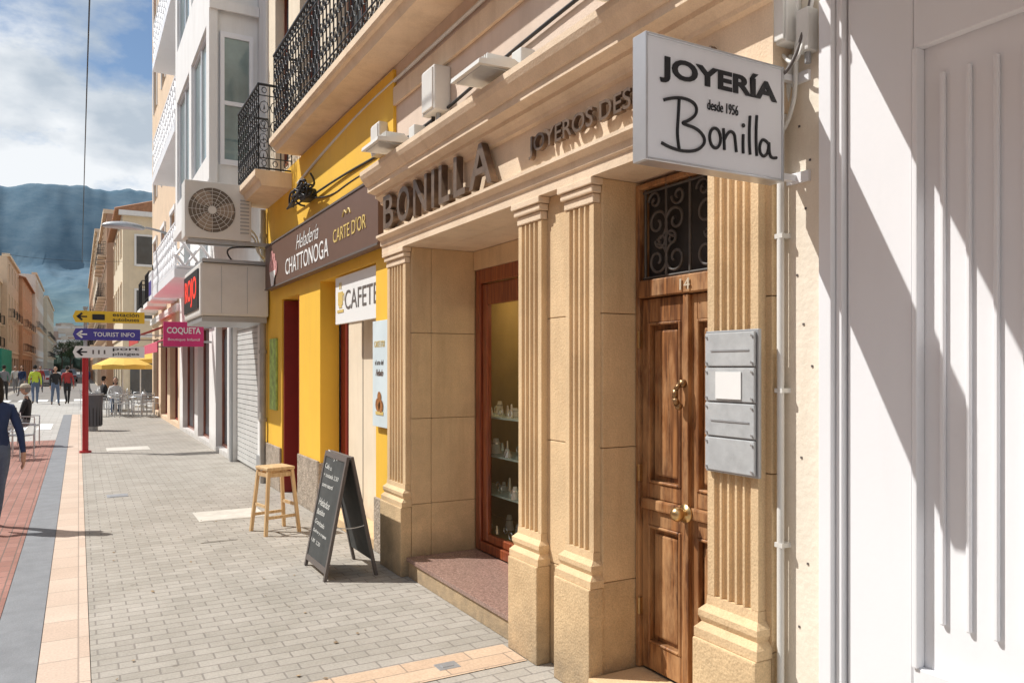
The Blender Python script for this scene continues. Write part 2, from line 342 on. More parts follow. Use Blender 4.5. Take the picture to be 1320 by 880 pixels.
finish('dry_leaves',bm,mat('dry_leaf',(.30,.21,.12),.9,.5,30),lt)
# ---------------------------------------------------------------- jewellery shop
J=empty('jewellery_shop_building')
courses=[(.0,.58),(.58,1.28),(1.28,1.98),(1.98,2.68)]
def blocks(x0,x1,y0,y1,m=STONE,splits=()):
    xs=[x0]+list(splits)+[x1]
    for a,b in zip(xs[:-1],xs[1:]):
        for z0,z1 in courses: box('stone_block',a+.0012,b-.0012,y0,y1,z0+.0015,z1-.0015,m if z0>.1 else PLINTH,J,.006)
blocks(2.37,2.95,5.92,6.42,splits=(2.545,))
blocks(2.37,2.66,3.28,4.12); blocks(2.663,2.95,3.4,4.12)
blocks(2.37,2.66,2.155,2.49)
box('core_wall',2.955,3.02,5.94,6.5,0,2.7,STONE,J); 
def flute(y0,y1,z0,z1,n=4,xf=2.33,xb=2.372,m=STONE):
    w=y1-y0; mrg=w*.12; p=(w-2*mrg)/n; prof=[(xb,y0),(xf,y0)]
    for k in range(n):
        a=y0+mrg+k*p
        prof+= [(xf,a+p*.12),(xf+.012,a+p*.2),(xf+.019,a+p*.5),(xf+.012,a+p*.8),(xf,a+p*.88)]
    prof+=[(xf,y1),(xb,y1)]
    prism('fluted_pilaster',prof,z0,z1,m,J,axis='Z')
def pil(y0,y1,n=4):
    y0+=.012;y1-=.012
    flute(y0,y1,.74,2.55,n)
    box('pilaster_plinth',2.275,2.368,y0-.035,y1+.035,.0,.56,PLINTH,J,.008)
    prof=[(0,.562),(-.085,.562),(-.085,.60),(-.06,.625),(-.072,.65),(-.072,.675),(-.045,.70),(-.042,.738),(0,.738)]
    bm=bmesh.new(); rings=[]
    yc=(y0+y1)/2; hw=(y1-y0)/2
    for dx,z in prof[1:-1]:
        o=-dx-.042; rings.append([bm.verts.new(c) for c in ((2.37,yc-hw-o*.8,z),(2.37+dx,yc-hw-o*.8,z),(2.37+dx,yc+hw+o*.8,z),(2.37,yc+hw+o*.8,z))])
    for a,b in zip(rings[:-1],rings[1:]):
        for i in range(4): bm.faces.new([a[i],a[(i+1)%4],b[(i+1)%4],b[i]])
    bm.faces.new(rings[-1]); bm.faces.new(rings[0])
    finish('pilaster_base',bm,STONE,J)
    box('pilaster_neck',2.322,2.368,y0-.004,y1+.004,2.553,2.60,STONE2,J,.005)
    box('pilaster_capital',2.305,2.368,y0-.018,y1+.018,2.603,2.64,STONE2,J,.008)
    box('pilaster_abacus',2.292,2.368,y0-.03,y1+.03,2.643,2.678,STONE2,J,.004)
pil(5.94,6.39,5); pil(3.81,4.10); pil(3.29,3.58); pil(2.175,2.48,5)
prof=[(2.6,2.68),(2.30,2.68),(2.30,2.735),(2.285,2.745),(2.285,2.785),(2.26,2.80),(2.245,2.81),(2.245,2.83),(2.315,2.837),(2.315,3.095),(2.29,3.105),(2.285,3.125),(2.26,3.145),(2.24,3.155),(2.24,3.18),(2.17,3.195),(2.17,3.24),(2.155,3.245),(2.14,3.265),(2.115,3.295),(2.10,3.325),(2.10,3.36),(2.4,3.38),(2.6,3.38)]
prism('entablature',prof,2.10,6.43,STONE2,J)
box('recess_soffit',2.603,3.05,2.12,6.42,2.68,3.36,STONE2,J)
box('shopfront_lintel',2.93,3.05,4.125,5.915,2.52,2.676,STONE,J,.004)
wall('upper_wall',J,PINKPL,2.45,1,.5,1.94,6.5,3.385,9.5,[(2.6,3.7,5.2,7.6),(4.8,5.9,5.2,7.6)])
box('building_body',3.7,12,1.96,6.5,2.9,9.4,PINKPL,J)
for a in (2.6,4.8): window(J,2.45,1,a,a+1.1,5.2,7.6,WHITE,DGLASS)
box('cornice_ledge',2.36,2.448,2.0,6.42,3.385,3.50,STONE2,J,.01)
box('wall_band',2.42,2.448,1.98,6.49,4.0,4.16,STONE2,J,.008)
box('step_riser',2.335,2.93,4.14,5.9,0,.125,PLINTH,J,.006)
box('granite_sill',2.32,2.945,4.135,5.905,.128,.16,GRANITE,J,.004)
box('door_step',2.27,2.62,2.50,3.27,0,.115,STONE,J,.012)
X=2.95
L=[(X,X+.07,5.83,5.915,.16,2.52),(X,X+.07,4.125,4.24,.16,2.52),(X,X+.07,4.24,5.83,2.40,2.52),(X,X+.07,4.24,5.83,.16,.24)]
boxes('window_outer_frame',L,WOODR,J,.006)
L=[(X+.02,X+.065,5.74,5.825,.245,2.395),(X+.02,X+.065,4.245,4.33,.245,2.395),(X+.02,X+.065,4.335,5.735,2.22,2.395),(X+.02,X+.065,4.335,5.735,.245,.31)]
boxes('window_inner_frame',L,WOODR,J,.008)
# single pane of glass, normal towards the street
bm=bmesh.new(); bm.faces.new([bm.verts.new(p) for p in ((X+.045,4.33,.31),(X+.045,4.33,2.22),(X+.045,5.74,2.22),(X+.045,5.74,.31))]); finish('shop_window_glass',bm,GLASS,J,recalc=False)
box('display_back',3.55,3.6,4.0,7.4,.1,2.6,OCHREIN,J); box('display_floor',3.03,3.55,4.0,7.4,.2,.26,OCHREIN,J); box('display_side',3.03,3.55,6.9,6.95,.26,2.5,OCHREIN,J)
box('display_front',3.022,3.03,5.92,6.9,.26,2.5,OCHREIN,J)
box('display_ceiling',3.03,3.55,4.0,7.4,2.5,2.55,PLASTER,J)
sgm=mat('shelf_glass',(.55,.72,.66),.15,.1,4); velvet=mat('display_velvet',(.70,.66,.58),.9,.1,9)
SIL=mat('silverware',(.88,.86,.80),.25,.1,4,metal=.7)
for z in (.60,.93,1.26): box('glass_shelf',3.10,3.40,4.2,6.85,z,z+.014,sgm,J)
bm=bmesh.new(); bv=bmesh.new()
for z in (.262,.616,.946,1.276):
    for k in range(32):
        x=3.12+random.random()*.24; y=4.3+k*.077+random.random()*.02; r=.012+random.random()*.012; hh=.05+random.random()*.07
        if k%3==0: addcyl(bm,(x,y,z),(x,y,z+hh),r*1.6,r*.6,seg=9)
        elif k%3==1: addcyl(bv,(x,y,z),(x,y,z+hh*1.1),r*2.2,r*1.0,seg=10); addcyl(bm,(x,y,z+hh*.7),(x,y,z+hh*.8),r*1.7,seg=10)
        else:
            for t in range(10):
                a=t*math.pi/5;b=a+math.pi/5; addcyl(bm,(x,y+.03*math.cos(a),z+.035+.03*math.sin(a)),(x,y+.03*math.cos(b),z+.035+.03*math.sin(b)),.006,seg=5)
finish('jewellery_display',bm,SIL,J); finish('display_busts',bv,velvet,J)
for ly in (4.9,6.3):
    ld=bpy.data.lights.new('display_lamp','POINT'); ld.energy=5; ld.shadow_soft_size=.05; ld.color=(1,.82,.55); lo=bpy.data.objects.new('display_lamp',ld); C.objects.link(lo); lo.location=(3.12,ly,2.25); lo.parent=J
for k,(ch,yy_) in enumerate(zip('BONILLA',(6.22,5.90,5.55,5.20,5.07,4.82,4.58))):
    wch={'B':.24,'O':.27,'N':.26,'I':.05,'L':.18,'A':.32}[ch]
    text('fascia_letter_'+ch.lower(),ch,(2.285,yy_,2.852),UF,UZ,wch,.275,STEEL,J,.05,.01)
text('letters_tagline','JOYEROS DESDE 1956',(2.302,3.87,2.895),UF,UZ,1.5,.13,STEEL,J,.03,.008)
# entrance door
Xd=2.60
Ddoor=empty('wooden_entrance_door')
boxes('door_frame',[(Xd-.02,Xd+.08,3.245,3.276,.12,2.66),(Xd-.02,Xd+.08,2.492,2.53,.12,2.66),(Xd-.035,Xd+.08,2.53,3.245,2.06,2.15),(Xd-.02,Xd+.08,2.53,3.245,2.63,2.66)],WOOD,Ddoor,.006)
def leaf(y0,y1):
    st=.055
    boxes('door_leaf_rails',[(Xd,Xd+.05,y0,y0+st,.13,2.055),(Xd,Xd+.05,y1-st,y1,.13,2.055)]+[(Xd,Xd+.05,y0+st,y1-st,a,b) for a,b in ((.13,.27),(.88,.96),(1.02,1.10),(1.93,2.055))],WOOD,Ddoor,.004)
    box('lock_rail_mould',Xd-.02,Xd+.04,y0+.01,y1-.01,.962,1.018,WOOD,Ddoor,.01)
    for a,b in ((.27,.88),(1.10,1.93)):
        box('door_panel_field',Xd+.028,Xd+.045,y0+st,y1-st,a,b,WOOD,Ddoor)
        box('door_panel_raised',Xd+.008,Xd+.03,y0+st+.035,y1-st-.035,a+.04,b-.04,WOOD,Ddoor,.012)
        t=.014
        boxes('panel_bead',[(Xd-.008,Xd+.03,y0+st-.002,y0+st+t,a,b),(Xd-.008,Xd+.03,y1-st-t,y1-st+.002,a,b),(Xd-.008,Xd+.03,y0+st+t,y1-st-t,a,a+t),(Xd-.008,Xd+.03,y0+st+t,y1-st-t,b-t,b)],WOOD,Ddoor,.004)
leaf(2.885,3.243); leaf(2.533,2.878)
box('astragal',Xd-.025,Xd+.03,2.862,2.90,.13,2.055,WOOD,Ddoor,.006)
boxes('hinges',[(Xd-.026,Xd+.0,3.236,3.252,z,z+.09) for z in (.4,1.1,1.8)],BRASS,Ddoor,.003)
bm=bmesh.new()
bmesh.ops.create_uvsphere(bm,u_segments=16,v_segments=10,radius=.036,matrix=Matrix.Translation((Xd-.075,2.88,.99)))
addcyl(bm,(Xd-.06,2.88,.99),(Xd,2.88,.99),.014,seg=10); addcyl(bm,(Xd-.03,2.88,.99),(Xd-.02,2.88,.99),.045,seg=16)
finish('door_knob',bm,BRASS,Ddoor,True)
bm=bmesh.new()
addcyl(bm,(Xd-.02,2.89,1.62),(Xd-.05,2.89,1.62),.022,.018,seg=12)
pts=[(Xd-.05,2.89,1.62),(Xd-.07,2.90,1.59),(Xd-.07,2.905,1.55),(Xd-.06,2.9,1.52),(Xd-.04,2.9,1.505)]
for a,b,r in zip(pts[:-1],pts[1:],(.012,.014,.016,.017)): addcyl(bm,a,b,r,seg=8)
bmesh.ops.create_uvsphere(bm,u_segments=10,v_segments=8,radius=.02,matrix=Matrix.Translation((Xd-.05,2.9,1.51)))
finish('hand_door_knocker',bm,mat('old_brass',(.30,.19,.10),.4,.3,20,metal=.9),Ddoor,True)
box('letter_slot',Xd-.008,Xd+.004,2.96,3.16,.985,.999,BRASS,Ddoor)
text('house_number','14',(Xd-.04,2.90,2.075),UF,UZ,.07,.055,mat('number_enamel',(.60,.52,.4),.4),Ddoor,.005,.0)
box('transom_glass',Xd+.05,Xd+.06,2.53,3.245,2.15,2.63,DARKIN,Ddoor)
G=[]
def spiral(cy,cz,r,turns,a0,dr):
    return [(Xd+.01,cy+(r*(1-.8*i/30))*math.cos(a0+dr*turns*2*math.pi*i/30),cz+(r*(1-.8*i/30))*math.sin(a0+dr*turns*2*math.pi*i/30)) for i in range(31)]
for cy,dr in ((3.13,1),(2.99,-1),(2.77,1),(2.63,-1)):
    G.append(spiral(cy,2.25,.085,1.4,math.pi/2,dr)); G.append(spiral(cy,2.44,.085,1.4,-math.pi/2,-dr)); G.append(spiral(cy+.02*dr,2.56,.05,1.2,0,dr)); G.append(spiral(cy-.03*dr,2.35,.045,1.2,0,-dr))
for y in (3.225,3.06,2.885,2.70,2.55): G.append([(Xd+.01,y,2.15),(Xd+.01,y,2.63)])
for z in (2.165,2.615): G.append([(Xd+.01,2.53,z),(Xd+.01,3.24,z)])
tube('transom_ironwork',G,.0075,IRONG,Ddoor)
# nameplates
NP=empty('nameplate_board')
box('backing',2.308,2.325,2.165,2.455,1.265,1.85,GREYMET,NP,.004)
for k in range(4):
    z=1.275+k*.143; box('plate',2.294,2.306,2.175,2.445,z,z+.136,FROST,NP,.004)
    if k==2: box('paper_note',2.289,2.293,2.24,2.38,z+.01,z+.12,WPRINT,NP)
    if k in (1,3): box('faded_lettering',2.291,2.293,2.20,2.41,z+.06,z+.066,GREYMET,NP)
    for y in (2.185,2.435): 
        for zz in (.015,.12): cyl('screw',(2.288,y,z+zz),(2.295,y,z+zz),.005,ALU,NP,seg=8)
box('plaster_wall',2.42,3.0,1.952,2.152,0,3.38,PLASTERW,J)
boxes('fixing_holes',[(2.4165,2.4195,y,y+.008,z,z+.008) for y,z in ((2.06,2.62),(2.03,2.3),(2.07,2.05),(2.0,1.7),(2.05,1.35),(2.02,.95),(2.06,.7),(2.01,2.48),(2.04,1.86))],GREYPRINT,J)
P=empty('wall_conduit')
tube('conduit_pipe',[(2.385,2.125,0),(2.385,2.125,2.60),(2.40,2.115,2.72),(2.40,2.085,2.9)],.014,PLASTIC,P)
for z in (.4,1.0,1.6,2.2): box('clip',2.372,2.42,2.106,2.144,z,z+.018,PLASTIC,P)
tube('conduit_loop',[(2.38,2.105,2.62),(2.38,2.07,2.66),(2.39,2.05,2.8),(2.39,2.05,3.2)],.009,PLASTIC,P,'NURBS')
tube('cable_loop',[(2.37,2.12,2.86),(2.30,2.09,2.80),(2.32,2.03,2.80),(2.37,2.0,2.95),(2.4,1.99,3.1)],.007,GREYPRINT,P,'NURBS')
tube('cable_loop',[(2.37,2.10,2.90),(2.34,2.03,2.82),(2.36,1.99,2.9),(2.4,1.98,3.1)],.007,PLASTIC,P,'NURBS')
jb=empty('junction_box'); box('housing',2.33,2.418,2.05,2.14,2.93,3.12,PLASTIC,jb,.01); box('lid',2.32,2.33,2.055,2.135,2.94,3.11,PLASTIC,jb,.004)
jb=empty('junction_box'); box('housing',2.36,2.418,1.975,2.03,2.88,3.04,PLASTIC,jb,.006); cyl('gland',(2.39,2.0,2.84),(2.39,2.0,2.88),.012,GREYMET,jb)
LGL=mat('lamp_glass',(.45,.47,.48),.15,.1,5)
def flood(y):
    f=empty('floodlight'); dz=-.175
    prism('lamp_housing',[(1.97,3.592+dz),(1.975,3.62+dz),(2.20,3.655+dz),(2.24,3.635+dz),(2.22,3.60+dz)],y-.19,y+.19,PLASTIC,f)
    box('lamp_glass',2.0,2.2,y-.16,y+.16,3.588+dz,3.594+dz,LGL,f)
    boxes('cooling_fins',[(2.06,2.22,y-.12+k*.03,y-.108+k*.03,3.625+dz,3.69+dz) for k in range(9)],PLASTIC,f)
    box('driver_box',2.32,2.42,y-.06,y+.06,3.66+dz,3.80+dz,PLASTIC,f,.01); box('bracket',2.20,2.449,y-.02,y+.02,3.63+dz,3.655+dz,GREYMET,f)
for y in (5.8,4.1,2.8): flood(y)
jb=empty('electric_meter_box'); box('housing',2.31,2.448,5.32,5.56,3.62,3.96,PLASTIC,jb,.015); box('door',2.30,2.312,5.34,5.54,3.64,3.94,PLASTIC,jb,.006); cyl('gland',(2.38,5.4,3.56),(2.38,5.4,3.62),.02,GREYMET,jb); cyl('gland',(2.38,5.5,3.54),(2.38,5.5,3.62),.015,IRON,jb)
jb=empty('electric_meter_box'); box('housing',2.34,2.448,6.62,6.84,3.62,3.9,PLASTIC,jb,.015); box('door',2.33,2.342,6.64,6.82,3.64,3.88,PLASTIC,jb,.006)
tube('wall_cable',[(2.42,1.9,3.78),(2.43,4,3.76),(2.42,5.5,3.62),(2.42,6.6,3.64),(2.40,8,3.70),(2.38,9.3,3.7),(2.36,10.2,3.75)],.012,IRON,None,'NURBS')
tube('wall_cable',[(2.43,2,4.24),(2.43,5.5,4.22),(2.43,8,4.22),(2.40,9.8,4.0)],.016,PLASTIC,None,'NURBS')
tube('wall_cable',[(2.43,6.5,3.55),(2.42,7.5,3.60),(2.42,8.6,3.56),(2.38,9.3,3.74)],.009,IRON,None,'NURBS')
tube('cornice_conduit',[(2.34,2,3.53),(2.34,6.4,3.53)],.012,PLASTIC,J)
cb=empty('cable_bundle')
for k in range(9):
    a=[(2.3+random.uniform(-.12,.05),9.0+random.uniform(-.5,.7),3.72+random.uniform(-.12,.16)) for _ in range(6)]
    tube('cable',a,.012,IRON,cb,'NURBS')
box('splice_box',2.30,2.42,9.0,9.3,3.66,3.78,IRON,cb,.02)
# ---------------------------------------------------------------- projecting shop sign
SG=empty('projecting_shop_sign'); Ys=2.08
x0,x1,z0,z1=1.655,2.315,2.395,2.825
box('sign_lightbox',x0+.008,x1-.008,Ys-.03,Ys+.03,z0+.008,z1-.008,WHITE,SG)
t=.010
boxes('sign_frame',[(x0,x0+t,Ys-.036,Ys+.036,z0,z1),(x1-t,x1,Ys-.036,Ys+.036,z0,z1),(x0+t,x1-t,Ys-.036,Ys+.036,z0,z0+t),(x0+t,x1-t,Ys-.036,Ys+.036,z1-t,z1)],ALU,SG,.002)
for z in (z0+.03,z1-.02): 
    box('bracket_arm',x1+.001,2.405,Ys-.012,Ys+.012,z-.012,z+.012,WHITE,SG); box('bracket_plate',2.405,2.419,Ys-.07,Ys+.035,z-.02,z+.02,WHITE,SG)
W=x1-x0; Hh=z1-z0; yt=Ys-.031
UX=(1,0,0)
text('sign_text','JOYERÍA',(x0+.095*W,yt,z1-.37*Hh),UX,UZ,.85*W,.25*Hh,BLACK,SG,.003,.035)
text('sign_text','desde 1956',(x0+.42*W,yt,z1-.51*Hh),UX,UZ,.225*W,.085*Hh,BLACK,SG,.003,.0)
def sp(l): return [(x0+W*(.15+.74*a),yt-.001,z0+Hh*(.10+.42*b)) for a,b in l]
st=[sp([(.10,1.0),(.09,.6),(.08,.3),(.10,.06)]),
 sp([(-.04,.93),(.08,1.06),(.25,1.02),(.27,.80),(.18,.62),(.11,.56),(.28,.52),(.36,.30),(.26,.06),(.05,.02),(-.06,.12)]),
 sp([(.52,.62),(.53,.4),(.53,.2)]),sp([(.53,.40),(.57,.6),(.63,.58),(.64,.4),(.65,.2)]),
 sp([(.72,.58),(.715,.4),(.72,.2)]),sp([(.79,.98),(.775,.6),(.79,.2)]),sp([(.86,1.02),(.845,.6),(.86,.2)]),
 sp([(.98,.5),(.93,.6),(.89,.45),(.89,.28),(.93,.2),(.98,.3),(.99,.58),(.99,.3),(1.02,.2),(1.07,.24)])]
st.append(sp([(.44+.055*math.cos(k/12*6.3),.40+.20*math.sin(k/12*6.3)) for k in range(14)]))
o=tube('sign_script_lettering',st,.0058,BLACK,SG,'NURBS')
bm=bmesh.new(); c=sp([(.72,.76)])[0]; addcyl(bm,c,(c[0],c[1]-.003,c[2]),.008); finish('script_dot',bm,BLACK,SG)
# ---------------------------------------------------------------- white panelled shopfront
WP=empty('white_panelled_shopfront')
box('wall_core',2.47,6,-6,1.945,0,3.36,WHITE,WP)
box('corner_frame',2.385,2.468,1.895,1.948,0,3.05,WHITE,WP,.004)
box('corner_frame_fillet',2.41,2.468,1.868,1.892,0,3.05,WHITE,WP,.003)
y=1.862
while y>-5.5:
    yb=y-1.35
    boxes('panel_frame',[(2.435,2.468,y-.25,y,.02,3.04),(2.435,2.468,yb,y-.252,2.76,3.04),(2.435,2.468,yb,y-.252,.02,.70)],WHITE,WP,.004)
    box('panel_bead',2.425,2.468,y-.272,y-.254,.70,2.76,WHITE,WP,.004)
    L=[]
    yy=y-.34
    while yy>yb+.1: L.append((2.452,2.468,yy-.008,yy+.008,.86,2.66)); yy-=.085
    boxes('raised_rib',L,WHITE,WP,.004)
    y=yb-.004
box('canopy',1.52,2.468,-6,1.93,3.06,3.22,WHITE,WP,.01)
box('upper_wall',2.5,6,-6,1.93,3.37,9.5,WHITEW,WP)
# ---------------------------------------------------------------- café
K=empty('yellow_cafe_building')
XK=2.42
wall('yellow_wall',K,YELLOW,XK,1,.22,6.475,11.8,0,4.32,[(6.93,8.84,0,2.68),(9.8,10.75,0,2.62)])
wall('upper_wall',K,PLASTER,2.45,1,.3,6.503,11.8,4.323,10.5,[(7.3,8.3,4.55,7.0),(9.0,9.9,4.55,7.0),(10.5,11.3,4.4,7.0)])
for a,b in ((7.3,8.3),(9.0,9.9),(10.5,11.3)): window(K,2.45,1,a,b,4.55,7.0,WOODR,DGLASS)
box('building_body',3.7,12,6.51,11.8,0,10.4,PLASTER,K)
boxes('rough_stone_base',[(XK-.03,XK-.002,8.86,9.79,0,.62),(XK-.03,XK-.002,6.50,6.91,0,.50),(XK-.03,XK-.002,10.77,11.78,0,.6)],ROUGHST,K,.006)
box('stone_base_side',XK-.03,XK+.215,8.815,8.838,0,.60,ROUGHST,K,.004)
box('door_back',2.95,3.0,7.45,8.9,0,2.7,WHITEW,K)
boxes('red_frame',[(2.66,2.74,8.62,8.835,0,2.68),(2.66,2.72,6.93,7.02,0,2.68)],DARKRED,K)
box('white_door',2.68,2.72,7.03,8.60,.1,2.28,PLASTER,K,.004)
boxes('door_joints',[(2.676,2.679,y,y+.012,.1,2.28) for y in (7.55,8.08)],GREYPRINT,K)
boxes('shutter_housing',[(2.60,2.82,7.03,8.61,2.30,2.42),(2.62,2.82,7.03,8.61,2.43,2.50)],GREYMET,K,.01)
box('cafe_threshold',2.40,2.9,6.93,8.81,0,.1,STONE,K,.01)
box('red_door_recess',2.66,2.7,9.8,10.75,0,2.62,DARKRED,K); box('red_jamb',XK+.02,2.64,10.70,10.745,0,2.6,DARKRED,K); box('red_jamb_near',XK+.004,2.6,9.805,9.85,0,2.6,DARKRED,K)
CS=empty('cafeteria_sign'); box('panel',2.44,2.47,6.94,8.30,2.16,2.66,WPRINT,CS,.004)
text('lettering','CAFETERIA',(2.439,7.95,2.30),UF,UZ,1.5,.20,GREYPRINT,CS,.003,.0)
boxes('cup_icon',[(2.435,2.439,8.03,8.19,2.36,2.50),(2.435,2.439,8.0,8.22,2.28,2.31),(2.435,2.439,8.06,8.16,2.33,2.36),(2.435,2.439,7.98,8.03,2.46,2.48),(2.435,2.439,7.98,7.995,2.40,2.46),(2.435,2.439,8.08,8.10,2.53,2.6),(2.435,2.439,8.13,8.15,2.53,2.6)],GOLD,CS)
BS=empty('cafe_name_sign'); box('panel',2.31,2.40,6.56,11.3,2.78,3.40,BROWNSIGN,BS,.006)
boxes('trim',[(2.30,2.309,6.56,11.3,2.78,2.80),(2.30,2.309,6.56,11.3,3.38,3.40)],GREYPRINT,BS)
text('lettering','CHATTONOGA',(2.308,10.05,2.87),UF,UZ,1.95,.20,WPRINT,BS,.004,.0)
text('script_lettering','Heladería',(2.308,9.5,3.12),UF,UZ,1.0,.17,WPRINT,BS,.004,-.01,.45)
text('gold_lettering',"CARTE D'OR",(2.308,7.93,2.98),UF,UZ,1.05,.14,GOLD,BS,.004,.0)
tube('gold_swirl',[(2.306,7.6,3.20),(2.306,7.55,3.28),(2.306,7.47,3.20),(2.306,7.4,3.28),(2.306,7.35,3.20)],.008,GOLD,BS,'NURBS')
bm=bmesh.new()
for k,(y,z,r) in enumerate(((10.75,3.12,.12),(10.9,3.05,.11),(10.62,3.03,.10),(10.82,3.2,.08))): bmesh.ops.create_cone(bm,cap_ends=True,segments=18,radius1=r,radius2=r,depth=.004,matrix=Matrix.Translation((2.306-k*.002,y,z))@Matrix.Rotation(R(90),4,'Y'))
finish('ice_cream_scoops',bm,mat('strawberry_print',(.62,.30,.28),.5,.6,18),BS)
bm=bmesh.new(); bm.faces.new([bm.verts.new(p) for p in ((2.296,10.95,3.0),(2.296,10.58,3.0),(2.296,10.72,2.80),(2.296,10.85,2.80))]); finish('ice_cream_cup',bm,WPRINT,BS)
MP=empty('menu_poster'); box('panel',2.375,2.395,6.50,6.89,1.16,2.12,mat('poster_print',(.66,.76,.79),.5,.08,3),MP,.002)
text('lettering','CARTE D\'OR',(2.374,6.84,1.88),UF,UZ,.28,.06,GOLD,MP,.002)
text('lettering','el arte del',(2.374,6.82,1.72),UF,UZ,.22,.045,GREYPRINT,MP,.002)
text('lettering','Helado',(2.374,6.80,1.62),UF,UZ,.2,.06,BROWNSIGN,MP,.002,0,.4)
bm=bmesh.new()
for (y,z,r) in ((6.74,1.36,.06),(6.66,1.35,.06),(6.70,1.43,.05)): bmesh.ops.create_cone(bm,cap_ends=True,segments=16,radius1=r,radius2=r*.8,depth=.003,matrix=Matrix.Translation((2.372-r*.02,y,z))@Matrix.Rotation(R(90),4,'Y'))
finish('dessert_print',bm,mat('dessert_brown',(.35,.14,.04),.5,.6,30),MP)
box('plate_print',2.370,2.374,6.6,6.8,1.27,1.30,GOLD,MP)
GP=empty('green_poster'); box('panel',2.39,2.415,11.0,11.4,1.1,2.1,mat('green_poster',(.35,.5,.12),.5,.5,8),GP)
def balcony(name,Xf,Xw,y0,y1,zb,th,h,m=STONE2):
    e=empty(name)
    prism('slab',[(Xf,zb+th*.45),(Xf+.03,zb+th*.4),(Xf+.06,zb+.0),(Xw,zb),(Xw,zb+th),(Xf-.02,zb+th),(Xf-.02,zb+th*.6)],y0,y1,m,e)
    railing(e,Xf+.03,y0+.04,y1-.04,zb+th,h,IRON,Xw-.02,step=.12); return e
balcony('iron_railed_balcony',2.08,2.448,3.9,9.85,4.36,.16,1.02)
balcony('iron_railed_balcony',1.98,2.448,10.2,11.7,4.02,.20,1.1)
# ---------------------------------------------------------------- chalk board
AB=empty('chalkboard_sandwich_sign')
def slab(name,p0,p1,w0,w1,t,m,par):
    (xa,za),(xb,zb)=p0,p1; d=Vector((xb-xa,zb-za)).normalized(); n=Vector((d.y,-d.x))*t/2
    prism(name,[(xa-n.x,za-n.y),(xb-n.x,zb-n.y),(xb+n.x,zb+n.y),(xa+n.x,za+n.y)],w0,w1,m,par)
ya,yb=6.08,6.70
slab('front_board',(1.725,.10),(1.885,.93),ya+.035,yb-.035,.012,SLATE,AB)
for y0_,y1_ in ((ya,ya+.034),(yb-.034,yb)):
    slab('front_leg',(1.705,.0),(1.893,.975),y0_,y1_,.024,GREYPRINT,AB); slab('back_leg',(2.13,.0),(1.925,.975),y0_,y1_,.024,GREYPRINT,AB)
slab('front_rail',(1.716,.055),(1.725,.10),ya+.035,yb-.035,.024,GREYPRINT,AB); slab('front_top_rail',(1.885,.931),(1.893,.974),ya+.035,yb-.035,.024,GREYPRINT,AB)
slab('back_board',(2.105,.12),(1.935,.93),ya+.035,yb-.035,.010,SLATE,AB)
slab('back_top_rail',(1.934,.931),(1.925,.974),ya+.035,yb-.035,.024,GREYPRINT,AB)
tube('hinge_cord',[(1.79,6.10,.42),(1.92,6.10,.38),(2.05,6.10,.42)],.004,PLASTIC,AB,'NURBS')
sl=Vector((.16,0,.83)).normalized()
for k,(s_,t_) in enumerate((('Desayunos',.075),('Cafe con leche',.04),('+ tostada 2,50',.04),('zumo natural',.035),('',0),('Helados',.06),('Batidos',.045),('Granizado limon',.04),('Gofres y crepes',.035),('1,80  2,20',.035))):
    if not s_: continue
    h=.83-k*.079; p=Vector((1.725,0,.10))+sl*h
    w=min(.47,len(s_)*t_*.75)
    tilt=Vector((0,-1,random.uniform(-.06,.06))).normalized()
    text('chalk_writing',s_,(p.x-.0075,yb-.05-random.random()*.03,p.z),tilt,sl,w,t_,CHALK,AB,.0008,random.uniform(-.005,.006),random.uniform(.1,.4))
# stool
ST=empty('wooden_stool',(1.78,8.22,0),R(12))
s=.15; hgt=.68
box('seat',-s,s,-s,s,hgt-.035,hgt,PINE,ST,.012)
bm=bmesh.new()
for a in (-1,1):
    for b in (-1,1):
        f=.18; t=.125
        v=[]
        for (c,z) in ((f,0),(t,hgt-.035)):
            for dx,dy in ((-.016,-.016),(.016,-.016),(.016,.016),(-.016,.016)): v.append(bm.verts.new((a*c+dx,b*c+dy,z)))
        for i in range(4): bm.faces.new([v[i],v[(i+1)%4],v[4+(i+1)%4],v[4+i]])
        bm.faces.new(v[:4]); bm.faces.new(v[4:])
finish('legs',bm,PINE,ST)
boxes('stretchers',[(-.16,.16,-.165,-.148,.16,.19),(-.16,.16,.148,.165,.16,.19),(-.16,-.143,-.15,.15,.27,.30),(.143,.16,-.15,.15,.27,.30),(-.12,.12,-.137,-.12,.58,.62),(-.12,.12,.12,.137,.58,.62),(-.137,-.12,-.12,.12,.58,.62),(.12,.137,-.12,.12,.58,.62)],PINE,ST)
# ---------------------------------------------------------------- building with shutter + bay window
B=empty('white_bay_window_building')
wall('walls',B,WHITEW,2.42,1,.25,11.8,17.0,0,13.5,[(12.4,14.6,0.0,2.45),(15.2,16.6,.1,2.5),(16.1,16.7,5,7)])
box('building_body',2.68,12,11.8,17.0,0,13.4,WHITEW,B)
L=[]; z=.05
while z<2.42: L.append((2.49,2.52,12.4,14.6,z,z+.075)); z+=.085
boxes('roller_shutter',L,mat('shutter_grey',(.62,.62,.60),.5,.05,4,dirt=.3),B)
box('shutter_backing',2.525,2.54,12.4,14.6,0,2.45,GREYMET,B)
window(B,2.42,1,15.2,16.6,.1,2.5,WOODR,DGLASS,mull=1)
box('dark_plinth',2.395,2.418,11.82,12.38,0,.35,GREYMET,B); box('shutter_jamb',2.38,2.418,14.62,14.8,0,2.5,GREYMET,B)
MS=empty('mural_fascia_sign'); box('panel',2.36,2.41,12.2,15.0,2.5,2.98,mat('mural_print',(.24,.25,.17),.5,.8,7,dirt=.8,dirtcol=(.05,.08,.10)),MS)
XB=1.70
